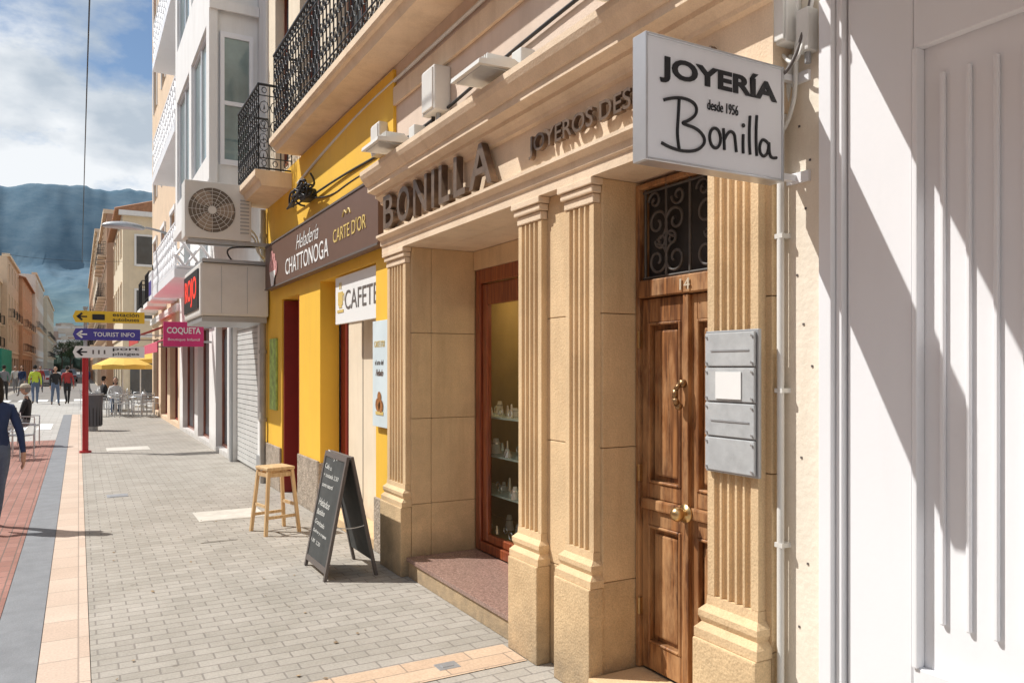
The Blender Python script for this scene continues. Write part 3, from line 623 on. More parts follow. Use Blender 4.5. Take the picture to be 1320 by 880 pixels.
wall('bay_front',B,WHITEW,XB,1,.12,12.3,16.9,4.40,13.5,[(12.6,14.4,4.9,6.9),(14.7,16.6,4.9,6.9),(12.6,14.4,7.9,9.9),(14.7,16.6,7.9,9.9),(12.6,14.4,10.9,12.9),(14.7,16.6,10.9,12.9)])
for a,b in ((12.6,14.4),(14.7,16.6)):
    for z in (4.9,7.9,10.9): window(B,XB,1,a,b,z,z+2,WHITE,BGLASS,rec=.04)
box('bay_slab',XB-.04,2.415,12.28,16.92,4.22,4.398,WHITEW,B,.01)
box('bay_core',XB+.125,2.415,12.36,16.88,4.40,13.45,WHITEW,B)
for z in (4.75,7.6,10.4):
    boxes('side_window_frame',[(1.86,1.92,12.31,12.355,z,z+2.0),(2.28,2.34,12.31,12.355,z,z+2.0),(1.92,2.28,12.31,12.355,z,z+.08),(1.92,2.28,12.31,12.355,z+1.92,z+2.0),(1.92,2.28,12.305,12.355,z+.9,z+.96)],WHITE,B)
    box('side_window_glass',1.92,2.28,12.335,12.35,z+.08,z+1.92,BGLASS,B)
box('bay_side_rail',XB,2.415,12.26,12.298,7.05,7.2,WHITEW,B)
box('bay_side_rail',XB,2.415,12.26,12.298,10.0,10.15,WHITEW,B)
DP=empty('drain_pipe'); dg_=mat('drain_grey',(.40,.37,.33),.6,.15,3,dirt=.4)
tube('pipe',[(2.36,11.72,.0),(2.36,11.72,4.0)],.045,dg_,DP)
for z in (.9,1.9,2.5,3.6): cyl('collar',(2.36,11.72,z),(2.36,11.72,z+.05),.056,dg_,DP)
# ac
AC=empty('air_conditioner_unit')
x0,x1,yf,z0,z1=1.25,2.12,11.30,3.46,4.24
box('casing',x0,x1,yf,yf+.36,z0,z1,PLASTIC,AC,.015)
cx,cz,rr=x0+.35,(z0+z1)/2,.30
bm=bmesh.new()
for r in (.31,.26,.21,.16,.11):
    n=28
    for k in range(n):
        a=k*2*math.pi/n; b=(k+1)*2*math.pi/n
        addcyl(bm,(cx+r*math.cos(a),yf-.02,cz+r*math.sin(a)),(cx+r*math.cos(b),yf-.02,cz+r*math.sin(b)),.0035,seg=4,caps=False)
for k in range(16):
    a=k*2*math.pi/16; addcyl(bm,(cx+.05*math.cos(a),yf-.02,cz+.05*math.sin(a)),(cx+.31*math.cos(a),yf-.02,cz+.31*math.sin(a)),.003,seg=4)
addcyl(bm,(cx,yf-.027,cz),(cx,yf-.01,cz),.055,seg=18)
finish('fan_grille',bm,PLASTIC,AC)
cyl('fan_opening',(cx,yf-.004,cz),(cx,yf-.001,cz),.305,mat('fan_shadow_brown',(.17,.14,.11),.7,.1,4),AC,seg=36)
bm=bmesh.new()
for k in range(3):
    a=k*2*math.pi/3
    pts=[(.05,0),(.14,.10),(.27,.13),(.29,-.02),(.22,-.10),(.08,-.06)]
    vs=[bm.verts.new((cx+p*math.cos(a)-q*math.sin(a),yf-.008-(.004 if q>0 else 0),cz+p*math.sin(a)+q*math.cos(a))) for p,q in pts]
    bm.faces.new(vs)
finish('fan_blades',bm,mat('fan_brown',(.36,.29,.22),.6,.1,4),AC)
boxes('side_louvres',[(x0+.72,x1-.03,yf-.008,yf+.002,z0+.1+k*.05,z0+.12+k*.05) for k in range(10)],GREYMET,AC)
text('maker_label','clima',(x0+.73,yf-.004,z1-.08),UX,UZ,.11,.03,GREYPRINT,AC,.002)
boxes('mount_rails',[(x0+.05,2.42,yf+.03,yf+.07,z0-.05,z0-.003),(x0+.05,2.42,yf+.28,yf+.32,z0-.05,z0-.003)],GREYMET,AC)
tube('refrigerant_line',[[(x1,yf+.2,3.6),(x1+.1,yf+.2,3.55),(x1+.12,yf+.25,3.3),(2.41,yf+.3,3.25)],[(x1,yf+.22,3.68),(x1+.14,yf+.22,3.6),(x1+.15,yf+.25,3.25),(2.41,yf+.3,3.2)]],.014,PLASTIC,AC,'NURBS')
LB=empty('led_display_sign_box')
box('casing',1.47,2.40,11.5,13.3,2.42,3.16,PLASTIC,LB,.03)
box('base_tray',1.5,2.38,11.54,13.2,2.34,2.415,GREYMET,LB)
box('top_cap',1.50,2.41,11.45,13.35,3.163,3.21,GREYMET,LB)
boxes('casing_seams',[(1.75,1.756,11.496,11.4995,2.46,3.12),(2.1,2.106,11.496,11.4995,2.46,3.12)],GREYMET,LB)
box('display_face',1.452,1.468,11.6,13.2,2.52,3.08,BLACK,LB)
m,nt,b=newmat('red_led'); b.inputs['Base Color'].default_value=(.6,.03,.02,1); b.inputs['Emission Color'].default_value=(1,.05,.02,1); b.inputs['Emission Strength'].default_value=.8
text('led_text','ROJO',(1.451,13.05,2.58),UF,UZ,1.3,.42,m,LB,.003,.01)
tube('led_cable',[(1.9,11.5,3.2),(1.7,11.3,3.35),(2.2,11.4,3.40),(2.41,11.7,3.5)],.012,IRON,LB,'NURBS')
# ---------------------------------------------------------------- lattice balcony building
Cb=empty('white_lattice_balcony_building')
ops=[(17.5,19.3,.1,2.6),(19.9,22.3,.1,2.6)]
for f in range(4):
    for a in (17.7,20.7): ops.append((a,a+1.3,3.8+f*3,6.1+f*3))
wall('walls',Cb,WHITEW,2.42,1,.25,17.0,23.0,0,15.5,ops); box('building_body',2.68,12,17.0,23.0,0,15.4,WHITEW,Cb)
for o in ops: window(Cb,2.42,1,*o,WOODR if o[2]<.2 else WHITE,DGLASS if o[2]<.2 else BGLASS)
bm=bmesh.new(); XL=1.72
for f in range(4):
    zb=3.55+f*3
    addbox(bm,XL,2.418,17.3,22.7,zb,zb+.18)
    for (p,q) in (((XL+.04,17.34),(XL+.04,22.66)),((XL+.04,17.34),(2.40,17.34)),((XL+.04,22.66),(2.40,22.66))):
        P0=Vector((p[0],p[1],0));Q=Vector((q[0],q[1],0));L_=(Q-P0).length;n=max(1,round(L_/.34));d=(Q-P0)/n
        for zz in (.22,1.12): addcyl(bm,P0+Vector((0,0,zb+zz)),Q+Vector((0,0,zb+zz)),.04,seg=6)
        for i in range(n):
            a=P0+d*i; c=a+d
            for z_ in (.24,.68):
                M_=(a+c)/2
                t1=M_+Vector((0,0,zb+z_)); t2=M_+Vector((0,0,zb+z_+.44)); l=a+Vector((0,0,zb+z_+.22)); r=c+Vector((0,0,zb+z_+.22))
                for u_,v_ in ((t1,l),(l,t2),(t2,r),(r,t1)): addcyl(bm,u_,v_,.03,seg=5)
finish('lattice_balcony',bm,WHITE,Cb)
generic('cream_apartment_building',2.42,1,23.0,32.0,16.5,mat('orange_cream_wall',(.74,.55,.38),.85,.06,1.5,dirt=.2),4,3,balc=(0,),ww=1.2,fm=WHITE,shutter=WOODR,trim=WHITEW)
generic('cream_tiled_roof_house',2.05,1,46,58,10.0,mat('cream_wall',(.76,.64,.46),.85,.05,1.5,dirt=.2),2,4,roof=True,shutter=WOODR,depth=10)
generic('brown_apartment_building',1.75,1,62,78,12.6,mat('brown_wall',(.46,.28,.18),.85,.05,1.5),3,5,balc=(0,1,2))
generic('pale_apartment_building',1.5,1,80,105,14,mat('pale_ochre_wall',(.62,.52,.40),.85,.05,1.5),4,7,balc=(0,1))
generic('terracotta_apartment_building',1.6,1,108,150,15,mat('terracotta_wall',(.56,.34,.21),.85,.05,1.5),4,9)
eh=bpy.data.objects['cream_tiled_roof_house']
for z in (4.3,7.2):
    for x in (2.7,4.8,7,9.4):
        boxes('end_window',[(x,x+.9,45.94,45.998,z,z+1.5)],DGLASS,eh); boxes('end_window_frame',[(x-.1,x-.002,45.92,45.998,z-.1,z+1.6),(x+.902,x+1,45.92,45.998,z-.1,z+1.6),(x,x+.9,45.92,45.998,z+1.5,z+1.6),(x,x+.9,45.90,45.998,z-.12,z-.002)],WHITEW,eh)
box('end_cornice',1.85,12,45.75,45.998,9.75,10.0,WHITEW,eh); box('end_string_course',2.0,12,45.9,45.998,3.3,3.5,WHITEW,eh)
boxes('end_shopfront',[(2.4,4.8,45.95,45.998,.1,2.7),(5.2,8,45.95,45.998,.1,2.7)],DGLASS,eh)
cols=[(.66,.50,.36),(.60,.36,.22),(.76,.72,.64),(.70,.62,.48),(.52,.31,.21),(.76,.66,.52)]
k=0
for (x,y0,y1,h) in ((-10,-14,2,9),(-10,2.1,16,10),(-10,16.1,34,9.5),(-10.5,40,58,10),(-10.5,58.1,80,9.5),(-7.2,84,98,10.5),(-6.6,98.1,116,13.5),(-6.2,116.1,140,13),(-5.8,140.1,172,16),(-5.2,172.1,215,15)):
    generic(['townhouse','apartment_block'][k%2],x,-1,y0,y1,h,mat('facade_paint',cols[k%6],.85,.06,1.5,dirt=.2),3,max(3,int((y1-y0)/4)),balc=(0,1) if k%2 else (1,),roof=(k%3==1),shutter=mat('blind',(.25,.3,.22),.7) if k%2 else WOODR); k+=1
T=empty('green_scaffold_netting')
bm=bmesh.new(); n=10
for j in range(2):
    for i in range(n+1): bm.verts.new((-6.1+.12*math.sin(i*2.1),84+i*1.1,.4+j*3.0))
bm.verts.ensure_lookup_table()
for i in range(n): bm.faces.new([bm.verts[i],bm.verts[i+1],bm.verts[n+2+i],bm.verts[n+1+i]])
a=[bm.verts.new(p) for p in ((-6.1,84,.4),(-7.1,84.05,.4),(-7.1,84.05,3.4),(-6.1,84,3.4))]; bm.faces.new(a)
finish('netting',bm,mat('green_net',(.03,.32,.22),.8,.15,2),T)
boxes('scaffold_poles',[(-6.3,-6.24,84+i*2.2,84.06+i*2.2,0,3.6) for i in range(6)],GREYMET,T)
# ---------------------------------------------------------------- awnings, signs, lamp
def awning(name,X0,Xf,y0,y1,zt,zf,m):
    e=empty(name); prism('canvas',[(X0,zt),(Xf,zf),(Xf,zf-.22),(Xf+.015,zf-.22),(Xf+.015,zf-.01),(X0,zt-.02)],y0,y1,m,e)
    boxes('arms',[(Xf,X0,y0+.1,y0+.13,zf-.02,zf+.01),(Xf,X0,y1-.13,y1-.1,zf-.02,zf+.01)],GREYMET,e)
awning('pink_shop_awning',2.41,1.50,18.6,22.8,2.62,2.25,PINKAWN)
awning('red_shop_awning',2.41,1.45,24.0,28.5,3.0,2.6,REDAWN)
PS=empty('pink_boutique_sign'); box('panel',1.50,2.26,17.1,17.18,2.12,2.62,PINK,PS,.01)
text('lettering','COQUETA',(1.56,17.095,2.36),UX,UZ,.64,.15,WPRINT,PS,.004,.02); text('lettering','Boutique Infantil',(1.58,17.095,2.22),UX,UZ,.6,.07,WPRINT,PS,.004)
boxes('arm',[(2.26,2.42,17.12,17.16,2.5,2.54),(2.26,2.42,17.12,17.16,2.2,2.24)],GREYMET,PS)
PS=empty('white_boxed_shop_sign'); box('panel',1.75,2.41,23.4,24.4,3.55,4.35,WHITE,PS,.02); box('band',1.745,1.749,23.5,24.3,3.7,4.1,SIGNB,PS)
PS=empty('dark_hanging_shop_sign'); box('panel',1.95,2.40,15.9,16.0,3.0,3.7,GREYPRINT,PS,.02); box('face',1.99,2.36,15.893,15.899,3.06,3.62,WPRINT,PS); box('arm',2.40,2.43,15.93,15.97,3.3,3.36,IRON,PS)
SL=empty('wall_mounted_street_lamp')
tube('arm',[(2.42,22,5.0),(2.0,22,5.22),(1.5,22,5.28)],.03,GREYMET,SL,'NURBS')
bm=bmesh.new(); bmesh.ops.create_uvsphere(bm,u_segments=20,v_segments=10,radius=1)
for v in bm.verts: v.co=Vector((1.0+v.co.x*.5,22+v.co.y*.2,5.26+max(v.co.z,-.35)*.13))
finish('lamp_head',bm,GREYMET,SL,True)
tube('arm_stay',[(2.42,22,4.6),(1.9,22,5.2)],.012,GREYMET,SL)
SP=empty('directional_signpost',(.12,17.6,0))
cyl('post_lower',(0,0,0),(0,0,1.92),.055,RED,SP,seg=16); cyl('post_upper',(0,0,1.92),(0,0,2.86),.035,GREYMET,SP); cyl('cap',(0,0,2.86),(0,0,2.9),.045,GREYMET,SP); cyl('base',(0,0,0),(0,0,.04),.11,RED,SP)
def arrow(z,m,txt,tm,w=1.28,x=-.22):
    prism('sign_board',[(x,z),(x+.05,z+.115),(x+w,z+.115),(x+w,z-.115),(x+.05,z-.115)],-.075,-.045,m,SP)
    boxes('clamp',[(-.05,.05,-.045,.03,z-.06,z-.03),(-.05,.05,-.045,.03,z+.03,z+.06)],GREYMET,SP)
    prism('arrow_head',[(x+.06,z),(x+.15,z+.08),(x+.18,z+.06),(x+.12,z),(x+.18,z-.06),(x+.15,z-.08)],-.079,-.076,tm,SP)
    box('arrow_stem',x+.1,x+.25,-.079,-.076,z-.014,z+.014,tm,SP)
    if len(txt)==1: text('sign_text',txt[0],(x+.36,-.076,z-.04),UX,UZ,w-.46,.085,tm,SP,.003,.01)
    else:
        for i,t_ in enumerate(txt): text('sign_text',t_,(x+.70,-.076,z+.015-i*.095),UX,UZ,w-.80,.075,tm,SP,.003,.01)
arrow(2.70,SIGNY,['estación','autobuses'],BLACK); arrow(2.35,SIGNB,['TOURIST INFO'],WPRINT,1.2); arrow(2.0,WPRINT,['port','platges'],BLACK)
box('bus_icon',.12,.34,-.079,-.076,2.64,2.75,BLACK,SP,.01)
boxes('walker_icons',[(.12,.15,-.079,-.076,1.96,2.04),(.22,.25,-.079,-.076,1.96,2.04),(.32,.35,-.079,-.076,1.96,2.04)],GREYPRINT,SP)
LBn=empty('litter_bin',(.34,23.6,0))
cyl('drum',(0,0,.12),(0,0,.95),.21,mat('bin_grey',(.10,.10,.11),.5,.1,5),LBn,.24,20); cyl('rim',(0,0,.95),(0,0,1.0),.255,GREYMET,LBn,seg=20); cyl('stand',(0,0,0),(0,0,.12),.12,GREYMET,LBn); cyl('liner',(0,0,1.0),(0,0,1.003),.22,BLACK,LBn,seg=20)
boxes('slats',[(.215*math.cos(a)-.012,.215*math.cos(a)+.012,.215*math.sin(a)-.012,.215*math.sin(a)+.012,.15,.95) for a in [k*math.pi/8 for k in range(16)]],IRON,LBn)
tube('overhead_cable',[(.16,-2,7.4),(.13,15,6.85),(.14,31,6.75),(.16,45,7.0)],.011,IRON,None,'NURBS')
tube('overhead_cable',[(-10.5,45,8.2),(-4,45,7.2),(.16,45,7.0),(2.05,46,7.3)],.008,IRON,None,'NURBS')
def parasol(x,y,z,r,m):
    e=empty('cafe_parasol',(x,y,0)); cyl('pole',(0,0,0),(0,0,z+.1),.025,WHITE,e); cyl('foot',(0,0,0),(0,0,.08),.28,COVER,e)
    bm=bmesh.new(); t=bm.verts.new((0,0,z+.12)); n=8; rg=[]; rg2=[]
    for k in range(n*2):
        a=k*math.pi/n; q=r*(1 if k%2==0 else .94); rg.append(bm.verts.new((q*math.cos(a),q*math.sin(a),z-.38+(.0 if k%2==0 else .03)))); rg2.append(bm.verts.new((q*math.cos(a),q*math.sin(a),z-.53)))
    for k in range(2*n): bm.faces.new([t,rg[k],rg[(k+1)%(2*n)]]); bm.faces.new([rg[k],rg2[k],rg2[(k+1)%(2*n)],rg[(k+1)%(2*n)]])
    finish('canopy',bm,m,e)
parasol(1.5,33.6,2.15,1.05,UMBY); parasol(2.3,36.5,2.4,1.2,UMBY)
def chair(x,y,rz):
    e=empty('metal_cafe_chair',(x,y,0),rz)
    tube('frame',[[(-.2,-.2,0),(-.2,-.2,.44),(.2,-.2,.44),(.2,-.2,0)],[(-.22,.22,0),(-.2,.2,.44),(-.2,.24,.82),(.2,.24,.82),(.2,.2,.44),(.22,.22,0)],[(-.2,-.2,.44),(-.24,-.2,.64),(-.24,.2,.66)],[(.2,-.2,.44),(.24,-.2,.64),(.24,.2,.66)]],.013,ALU,e)
    boxes('seat_slats',[(-.19,.19,-.19+k*.08,-.13+k*.08,.445,.455) for k in range(5)],ALU,e)
    boxes('back_slats',[(-.19,.19,.225,.235,.52+k*.1,.57+k*.1) for k in range(3)],ALU,e)
def table(x,y):
    e=empty('metal_cafe_table',(x,y,0)); cyl('top',(0,0,.72),(0,0,.745),.35,ALU,e,seg=24); cyl('column',(0,0,.03),(0,0,.72),.03,ALU,e); boxes('feet',[(-.25,.25,-.03,.03,0,.03),(-.03,.03,-.25,.25,.03,.05)],ALU,e)
for (x,y) in ((1.15,30.5),(1.9,29.6),(1.4,33.4),(.9,35.5)):
    table(x,y); 
    for a in (0,90,200,280): chair(x+.6*math.cos(R(a)),y+.6*math.sin(R(a)),R(a-90))
chair(-.98,19.7,R(80)); table(-1.55,19.6); chair(-1.9,18.6,R(-110)); chair(-1.25,17.9,R(200)); chair(-1.0,16.9,R(60))
# ---------------------------------------------------------------- people
SKIN=mat('skin',(.50,.30,.21),.6,.05,9)
def person(name,x,y,yaw,h,top,bot,shoe,hair,pose='stand',long=False,hat=None,ph=1):
    s=h/1.7; e=empty(name,(x,y,0),yaw)
    V=[];E=[];Rr=[];lab=[]
    def v(p,r,par=None,l=0):
        V.append(Vector(p)*s); Rr.append((r[0]*s,r[1]*s) if isinstance(r,tuple) else (r*s,r*s)); i=len(V)-1
        if par is not None: E.append((par,i)); lab.append(l)
        return i
    sit=pose=='sit'; pz=.54 if sit else .96
    pe=v((0,0,pz),(.135,.105)); sp_=v((0,.0,pz+.20),(.125,.095),pe,0); ch=v((0,-.01 if not sit else .02,pz+.38),(.15,.105),sp_,0)
    nb=v((0,-.01,pz+.51),(.07,.06),ch,0); nk=v((0,.01,pz+.58),.048,nb,3)
    for sd in (-1,1):
        st=.24*ph*sd if pose=='walk' else (.02*sd)
        if sit: k_=(sd*.11,.42,.50); a_=(sd*.12,.40,.09); t_=(sd*.13,.56,.04); hp=(sd*.095,.03,.50)
        else:
            hp=(sd*.09,0,pz-.07); k_=(sd*.095,st*.55+.03,.50); a_=(sd*.09,st*1.1-(.08 if st<0 else 0),.09+(.06 if st<0 and pose=='walk' else 0)); t_=(sd*.11,a_[1]+.15,.035)
        hi=v(hp,.095,pe,1); kn=v(k_,.062,hi,1); mid=v(((k_[0]+a_[0])/2,(k_[1]+a_[1])/2-.015,(k_[2]+a_[2])/2+.03),.058,kn,1); an=v(a_,.040,mid,1); to=v(t_,(.042,.03),an,2)
        sh=v((sd*.165,-.01,pz+.44),.062,ch,0)
        sw=-st*.9 if pose=='walk' else .03
        if sit: el=(sd*.24,.06,pz+.16); wr=(sd*.16,.30,pz+.09); dirv=Vector((-sd*.25,.95,-.1)).normalized()
        else: el=(sd*.225,-.02+sw*.4,pz+.17); wr=(sd*.235,.03+sw*1.0,pz-.07); dirv=Vector((0,.12+sw*.4,-1)).normalized()
        elv=v(el,.047,sh,0); w=v(wr,.029,elv,0)
        pv=Vector(wr)+dirv*.075; pa=v(pv,(.034,.026),w,3)
        side=Vector((0,1,.0)) if not sit else Vector((-sd*1,0,0))
        for q,ln in ((-.028,.065),(-.010,.078),(.010,.072),(.027,.055)):
            f0=v(pv+dirv*.045+side*q,.0095,pa,3); f1=v(pv+dirv*(.045+ln*.55)+side*q+Vector((-sd*.006,0,0)),.0085,f0,3); v(pv+dirv*(.04+ln)+side*q+Vector((-sd*.02,0,0)),.007,f1,3)
        th=v(pv+side*.042+dirv*.0,.0105,pa,3); v(pv+side*.05+dirv*.04,.009,th,3)
    me=bpy.data.meshes.new('body'); me.from_pydata([tuple(q) for q in V],E,[]); o=bpy.data.objects.new('body',me); C.objects.link(o)
    sk=o.modifiers.new('s','SKIN'); sk.use_smooth_shade=True
    for i,r in enumerate(Rr): me.skin_vertices[0].data[i].radius=r
    me.skin_vertices[0].data[0].use_root=True
    ss=o.modifiers.new('u','SUBSURF'); ss.levels=1; ss.render_levels=1
    dg=bpy.context.evaluated_depsgraph_get(); dg.update()
    m2=bpy.data.meshes.new_from_object(o.evaluated_get(dg)); bpy.data.objects.remove(o)
    m2.materials.clear()
    for mm in (top,bot,shoe,SKIN): m2.materials.append(mm)
    segs=[(V[a],V[b]) for a,b in E]
    for p in m2.polygons:
        c=p.center; best=9;bi=0
        for i,(a,b) in enumerate(segs):
            ab=b-a; t=max(0,min(1,(c-a).dot(ab)/max(ab.length_squared,1e-9))); d=(a+ab*t-c).length
            if d<best: best=d;bi=i
        L_=lab[bi]
        if L_==0 and c.z<(pz-.02)*s and (abs(c.x)<.17*s): L_=1
        if L_==1 and c.z<.07*s: L_=2
        p.material_index=L_; p.use_smooth=True
    m2.name='body'; ob=bpy.data.objects.new('body',m2); C.objects.link(ob); ob.parent=e
    hc=Vector((0,.025,pz+.70))*s
    def ell(nm,c,r,m,rot=0):
        bm=bmesh.new(); bmesh.ops.create_uvsphere(bm,u_segments=16,v_segments=12,radius=1)
        for q in bm.verts:
            z=q.co.z; f=1-.18*max(0,-z) if nm=='head' else 1
            q.co=Vector((c[0]+q.co.x*r[0]*f,c[1]+q.co.y*r[1]*f,c[2]+z*r[2]))
        return finish(nm,bm,m,e,True)
    ell('head',hc,(.076*s,.094*s,.115*s),SKIN)
    ell('hair',hc+Vector((0,-.022,.025))*s,(.086*s,.092*s,.105*s),hair)
    if long: ell('long_hair',hc+Vector((0,-.06,-.10))*s,(.085*s,.05*s,.17*s),hair)
    ell('nose',hc+Vector((0,.095,-.01))*s,(.012*s,.018*s,.02*s),SKIN)
    ell('mouth',hc+Vector((0,.078,-.055))*s,(.022*s,.01*s,.006*s),RED)
    for sd in (-1,1):
        ell('ear',hc+Vector((sd*.078,0,-.005))*s,(.01*s,.018*s,.028*s),SKIN); ell('eye',hc+Vector((sd*.03,.083,.008))*s,(.011*s,.008*s,.007*s),BLACK)
    if hat:
        ell('hat_crown',hc+Vector((0,-.005,.07))*s,(.092*s,.105*s,.075*s),hat)
        cyl('hat_brim',tuple(hc+Vector((0,.02,.055))*s),tuple(hc+Vector((0,.02,.065))*s),.14*s,hat,e,seg=20)
    return e
cl=lambda n,c: mat(n,c,.85,.12,14,.1,120)
navy=cl('navy_cloth',(.02,.04,.11)); jean=cl('denim',(.10,.14,.22)); blk=cl('black_cloth',(.02,.02,.022)); redc=cl('red_cloth',(.35,.04,.04)); hiv=cl('hi_vis_cloth',(.50,.62,.06)); wht=cl('white_cloth',(.6,.6,.58)); gry=cl('grey_cloth',(.2,.2,.21)); hr=cl('dark_hair',(.015,.011,.009)); hg=cl('grey_hair',(.25,.24,.22)); brn=cl('brown_leather',(.08,.05,.035)); strw=cl('straw',(.5,.45,.36))
person('walking_woman',-.76,9.66,R(20),1.54,navy,jean,brn,hr,'walk',True)
person('seated_man',-.98,19.7,R(80),1.66,blk,gry,brn,hg,'sit',False,strw)
person('pedestrian',-.45,41,R(10),1.68,redc,blk,brn,hr,'walk'); person('pedestrian',-.9,40,R(190),1.66,blk,jean,brn,hr,'walk',True,ph=-1)
person('pedestrian',-1.75,42,R(5),1.72,hiv,jean,brn,hr,'walk')
person('pedestrian',-3.3,47,R(0),1.72,gry,blk,brn,hr,'walk'); person('pedestrian',.4,50,R(30),1.7,navy,gry,brn,hr,'walk',ph=-1)
person('pedestrian',-2.2,60,R(180),1.7,redc,jean,brn,hr,'walk'); person('pedestrian',-.6,64,R(0),1.7,blk,jean,brn,hg,'walk')
person('pedestrian',-2.9,54,R(160),1.7,navy,gry,brn,hr,'walk',True); person('pedestrian',-3.6,60,R(190),1.68,wht,gry,brn,hg,'walk')
person('seated_diner',1.15,31.1,R(180),1.68,wht,jean,brn,hr,'sit',True); person('seated_diner',1.4+.6*math.cos(R(200)),33.4+.6*math.sin(R(200)),R(-70),1.7,blk,gry,brn,hr,'sit')
# ---------------------------------------------------------------- cars
def car(name,x,y,rz,m):
    e=empty(name,(x,y,0),rz)
    body=[(-2.05,.30),(-2.1,.62),(-1.95,.88),(-1.25,.95),(1.25,.97),(1.9,.90),(2.08,.68),(2.05,.30)]
    bm=bmesh.new(); A=[];Bq=[]
    for yb,zz in body: A.append(bm.verts.new((-.84,yb,zz)));Bq.append(bm.verts.new((.84,yb,zz)))
    n=len(body)
    for i in range(n): bm.faces.new([A[i],A[(i+1)%n],Bq[(i+1)%n],Bq[i]])
    bm.faces.new(A);bm.faces.new(Bq[::-1]); bmesh.ops.bevel(bm,geom=bm.edges[:],offset=.05,segments=2,affect='EDGES')
    finish('body',bm,m,e)
    def cab(nm,prof,w0,w1,mm):
        bm=bmesh.new(); A=[];Bq=[]
        for yb,zz in prof:
            w=w0 if zz<1.1 else w1; A.append(bm.verts.new((-w,yb,zz)));Bq.append(bm.verts.new((w,yb,zz)))
        n=len(prof)
        for i in range(n): bm.faces.new([A[i],A[(i+1)%n],Bq[(i+1)%n],Bq[i]])
        bm.faces.new(A);bm.faces.new(Bq[::-1]); finish(nm,bm,mm,e)
    cab('windows',[(-1.35,.93),(-.6,1.40),(1.1,1.40),(1.7,.94)],.78,.62,DGLASS); cab('roof',[(-.62,1.39),(-.55,1.46),(1.0,1.46),(1.12,1.39)],.64,.63,m)
    boxes('pillars',[(-.80,-.70,-.02,.05,.95,1.40),(.70,.80,-.02,.05,.95,1.40)],m,e)
    for sx in (-.8,.8):
        for sy in (-1.3,1.35): cyl('wheel',(sx-.1,sy,.31),(sx+.1,sy,.31),.31,BLACK,e,seg=20); cyl('rim',(sx-.105,sy,.31),(sx+.105,sy,.31),.18,ALU,e,seg=12)
    boxes('lamps',[(-.78,-.48,-2.12,-2.02,.6,.76),(.48,.78,-2.12,-2.02,.6,.76)],RED,e); boxes('plate',[(-.26,.26,-2.13,-2.05,.42,.54)],WPRINT,e)
car('parked_car',-3.0,82,0,mat('white_car',(.7,.7,.7),.2,.02,2)); car('parked_car',-3.1,95,0,mat('red_car',(.4,.03,.03),.2,.02,2)); car('parked_car',-1.0,104,0,mat('silver_car',(.4,.42,.44),.25,.02,2,metal=.4)); car('parked_car',-3.2,116,0,mat('blue_car',(.05,.1,.25),.2,.02,2))
# ---------------------------------------------------------------- terrain
def terrain_h(x,y):
    f=max(0,(y-380))*.070
    t=(y-1150)/750+.12*noise.noise(Vector((x*.0025,y*.001,3)))+.05*noise.noise(Vector((x*.011,y*.003,9)))
    t=max(0,min(1.0,t))
    prof=.60*t**1.2 if t<.66 else .60*.66**1.2+(1-.60*.66**1.2)*min(1,(t-.66)/.17)**.75
    ridge=324+14*noise.noise(Vector((x*.003,7,0)))+6*noise.noise(Vector((x*.02,2,0)))+3*noise.noise(Vector((x*.06,4,0)))-max(0,abs(x-40)-900)*.15
    m=prof*(ridge-55)
    n=noise.fractal(Vector((x*.008,y*.006,0)),1,2,7)
    rg=(1-abs(noise.noise(Vector((x*.010+y*.002,y*.0035,5)))))*18*math.sin(math.pi*min(1,t))
    rg+=(1-abs(noise.noise(Vector((x*.028,y*.008,8)))))*9*math.sin(math.pi*min(1,t))
    return f*.9+m+n*16*min(1,max(0,t)*3)*(1-.75*max(0,(t-.85)/.15))+rg-14*math.sin(math.pi*min(1,t))
bm=bmesh.new(); nx,ny=420,190; xs0,xs1,y0,y1=-1200,1300,380,2300; g=[]
for j in range(ny+1):
    for i in range(nx+1):
        x=xs0+(xs1-xs0)*i/nx; y=y0+(y1-y0)*j/ny; g.append(bm.verts.new((x,y,terrain_h(x,y)-.2)))
for j in range(ny):
    for i in range(nx):
        a=j*(nx+1)+i; bm.faces.new([g[a],g[a+1],g[a+nx+2],g[a+nx+1]])
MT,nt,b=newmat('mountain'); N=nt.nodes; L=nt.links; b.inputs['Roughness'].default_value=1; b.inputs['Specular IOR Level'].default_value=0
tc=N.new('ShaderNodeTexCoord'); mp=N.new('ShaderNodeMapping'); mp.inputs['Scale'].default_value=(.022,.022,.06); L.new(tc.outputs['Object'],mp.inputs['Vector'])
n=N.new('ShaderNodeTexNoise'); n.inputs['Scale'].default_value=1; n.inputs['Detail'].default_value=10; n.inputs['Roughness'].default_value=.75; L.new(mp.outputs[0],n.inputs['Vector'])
r=N.new('ShaderNodeValToRGB'); r.color_ramp.elements[0].position=.36; r.color_ramp.elements[1].position=.68; r.color_ramp.elements[0].color=(.105,.170,.225,1); r.color_ramp.elements[1].color=(.165,.228,.275,1); L.new(n.outputs['Fac'],r.inputs['Fac'])  # distance haze painted into the rock: bluish, low-contrast colours
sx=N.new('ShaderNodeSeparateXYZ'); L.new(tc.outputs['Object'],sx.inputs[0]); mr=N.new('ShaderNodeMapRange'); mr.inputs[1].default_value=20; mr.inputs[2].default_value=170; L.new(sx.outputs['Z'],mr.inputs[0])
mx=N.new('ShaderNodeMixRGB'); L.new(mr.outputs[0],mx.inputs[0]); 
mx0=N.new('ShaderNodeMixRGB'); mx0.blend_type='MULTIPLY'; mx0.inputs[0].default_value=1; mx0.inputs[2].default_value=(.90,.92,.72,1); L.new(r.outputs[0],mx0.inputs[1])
L.new(mx0.outputs[0],mx.inputs[1]); L.new(r.outputs[0],mx.inputs[2]); L.new(mx.outputs[0],b.inputs['Base Color'])
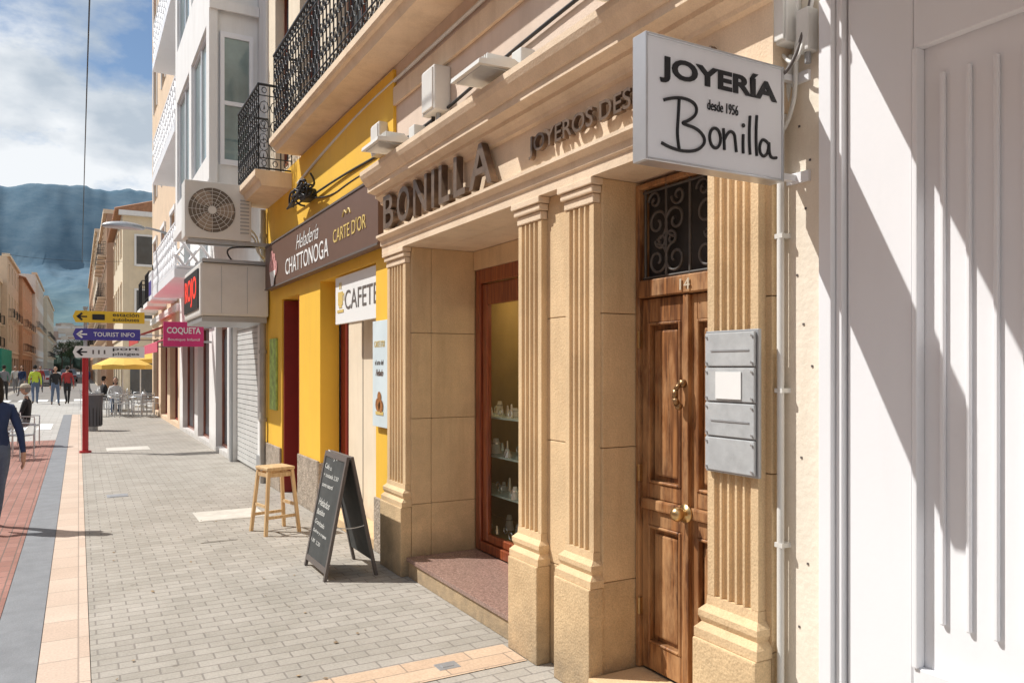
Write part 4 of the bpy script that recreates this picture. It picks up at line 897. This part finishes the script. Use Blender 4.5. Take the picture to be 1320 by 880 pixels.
finish('mountain',bm,MT,None,True)
TW=empty('hillside_town')
for ci,col in enumerate(((.55,.55,.53),(.50,.44,.37),(.42,.30,.24))):
    bm=bmesh.new()
    for k in range(260):
        y=random.uniform(330,1000); x=random.uniform(-.16,.20)*y; w=random.uniform(8,16); d=random.uniform(8,14); h=random.choice((4,6,7,9,12))
        z=terrain_h(x,y) if y>380 else 0
        addbox(bm,x-w/2,x+w/2,y-d/2,y+d/2,z-6,z+h)
    finish('houses',bm,mat('town_wall',col,.9,.15,.1),TW)
bm=bmesh.new()
for k in range(420):
    y=random.uniform(325,1050); x=random.uniform(-.16,.20)*y; z=(terrain_h(x,y) if y>380 else 0)
    for q in range(5):
        bmesh.ops.create_icosphere(bm,subdivisions=1,radius=random.uniform(1.5,3.6),matrix=Matrix.Translation((x+random.uniform(-4,4),y+random.uniform(-3,3),z+random.uniform(1,5))))
for v in bm.verts: v.co+=Vector((random.uniform(-.5,.5),random.uniform(-.5,.5),random.uniform(-.5,.5)))
finish('distant_trees',bm,mat('foliage',(.055,.085,.06),.9,.4,.3),None)
LEAF=mat('leaves',(.06,.10,.035),.7,.4,2)
def tree(x,y,h):
    e=empty('street_tree',(x,y,0)); bm=bmesh.new(); addcyl(bm,(0,0,0),(0,0,h*.5),.16,.09,seg=9)
    for k in range(7):
        a=k*.9; addcyl(bm,(0,0,h*(.35+.03*k)),(math.cos(a)*h*.22,math.sin(a)*h*.22,h*(.6+.04*k)),.06,.02,seg=6)
    finish('trunk',bm,brn,e)
    bm=bmesh.new()
    cs=[(random.gauss(0,h*.15),random.gauss(0,h*.15),h*random.uniform(.5,.95)) for _ in range(16)]
    for c in cs:
        for k in range(90):
            p=Vector(c)+Vector((random.gauss(0,1),random.gauss(0,1),random.gauss(0,.8)))*h*.055
            u=Vector((random.uniform(-1,1),random.uniform(-1,1),random.uniform(-1,1))).normalized()*.14; w=u.cross(Vector((random.random(),random.random(),1))).normalized()*.09
            bm.faces.new([bm.verts.new(p+u),bm.verts.new(p+w),bm.verts.new(p-u),bm.verts.new(p-w)])
    finish('crown',bm,LEAF,e,recalc=False)
for x,y,h in ((-1.5,190,8),(.5,205,9),(-3.2,200,8)): tree(x,y,h)
# ---------------------------------------------------------------- world, sun, camera
w=bpy.data.worlds.new('World'); S.world=w; w.use_nodes=True; nt=w.node_tree; N=nt.nodes; L=nt.links; bg=N['Background']; bg.inputs['Strength'].default_value=.105
sd=Vector((-.86,.66,1.36)).normalized(); el=math.asin(sd.z); az=math.atan2(sd.x,sd.y)
sky=N.new('ShaderNodeTexSky'); sky.sky_type='NISHITA'; sky.sun_disc=False; sky.sun_elevation=el; sky.sun_rotation=az; sky.air_density=1.1; sky.dust_density=.4; sky.ozone_density=3
tc=N.new('ShaderNodeTexCoord'); mp=N.new('ShaderNodeMapping'); mp.inputs['Scale'].default_value=(1,1,2.0); mp.inputs['Location'].default_value=(.35,.1,.2); L.new(tc.outputs['Generated'],mp.inputs['Vector'])
n=N.new('ShaderNodeTexNoise'); n.inputs['Scale'].default_value=4.2; n.inputs['Detail'].default_value=10; n.inputs['Roughness'].default_value=.6; L.new(mp.outputs[0],n.inputs['Vector'])
r=N.new('ShaderNodeValToRGB'); r.color_ramp.elements[0].position=.41; r.color_ramp.elements[1].position=.55; L.new(n.outputs['Fac'],r.inputs['Fac'])
n2=N.new('ShaderNodeTexNoise'); n2.inputs['Scale'].default_value=7; n2.inputs['Detail'].default_value=7; L.new(mp.outputs[0],n2.inputs['Vector'])
r2=N.new('ShaderNodeValToRGB'); r2.color_ramp.elements[0].position=.38; r2.color_ramp.elements[1].position=.58; r2.color_ramp.elements[0].color=(4.9,5.6,6.4,1); r2.color_ramp.elements[1].color=(8.7,9.0,9.3,1); L.new(n2.outputs['Fac'],r2.inputs['Fac'])
mx=N.new('ShaderNodeMixRGB'); L.new(r.outputs[0],mx.inputs[0]); L.new(sky.outputs[0],mx.inputs[1]); L.new(r2.outputs[0],mx.inputs[2]); L.new(mx.outputs[0],bg.inputs['Color'])
sl_=bpy.data.lights.new('sun','SUN'); sl_.energy=5; sl_.angle=R(.5); sl_.color=(1,.972,.925); so=bpy.data.objects.new('sun',sl_); C.objects.link(so); so.rotation_euler=(-sd).to_track_quat('-Z','Y').to_euler(); so.location=(-20,14,33)
cam=bpy.data.cameras.new('camera'); co=bpy.data.objects.new('camera',cam); C.objects.link(co); co.location=(0,0,1.7); co.rotation_euler=(R(90),0,R(-29.2)); cam.lens=27.27; cam.sensor_width=36; cam.shift_y=.025; cam.clip_end=8000; cam.clip_start=.05
S.camera=co
S.view_settings.view_transform='Standard'; S.view_settings.look='None'; S.view_settings.exposure=0
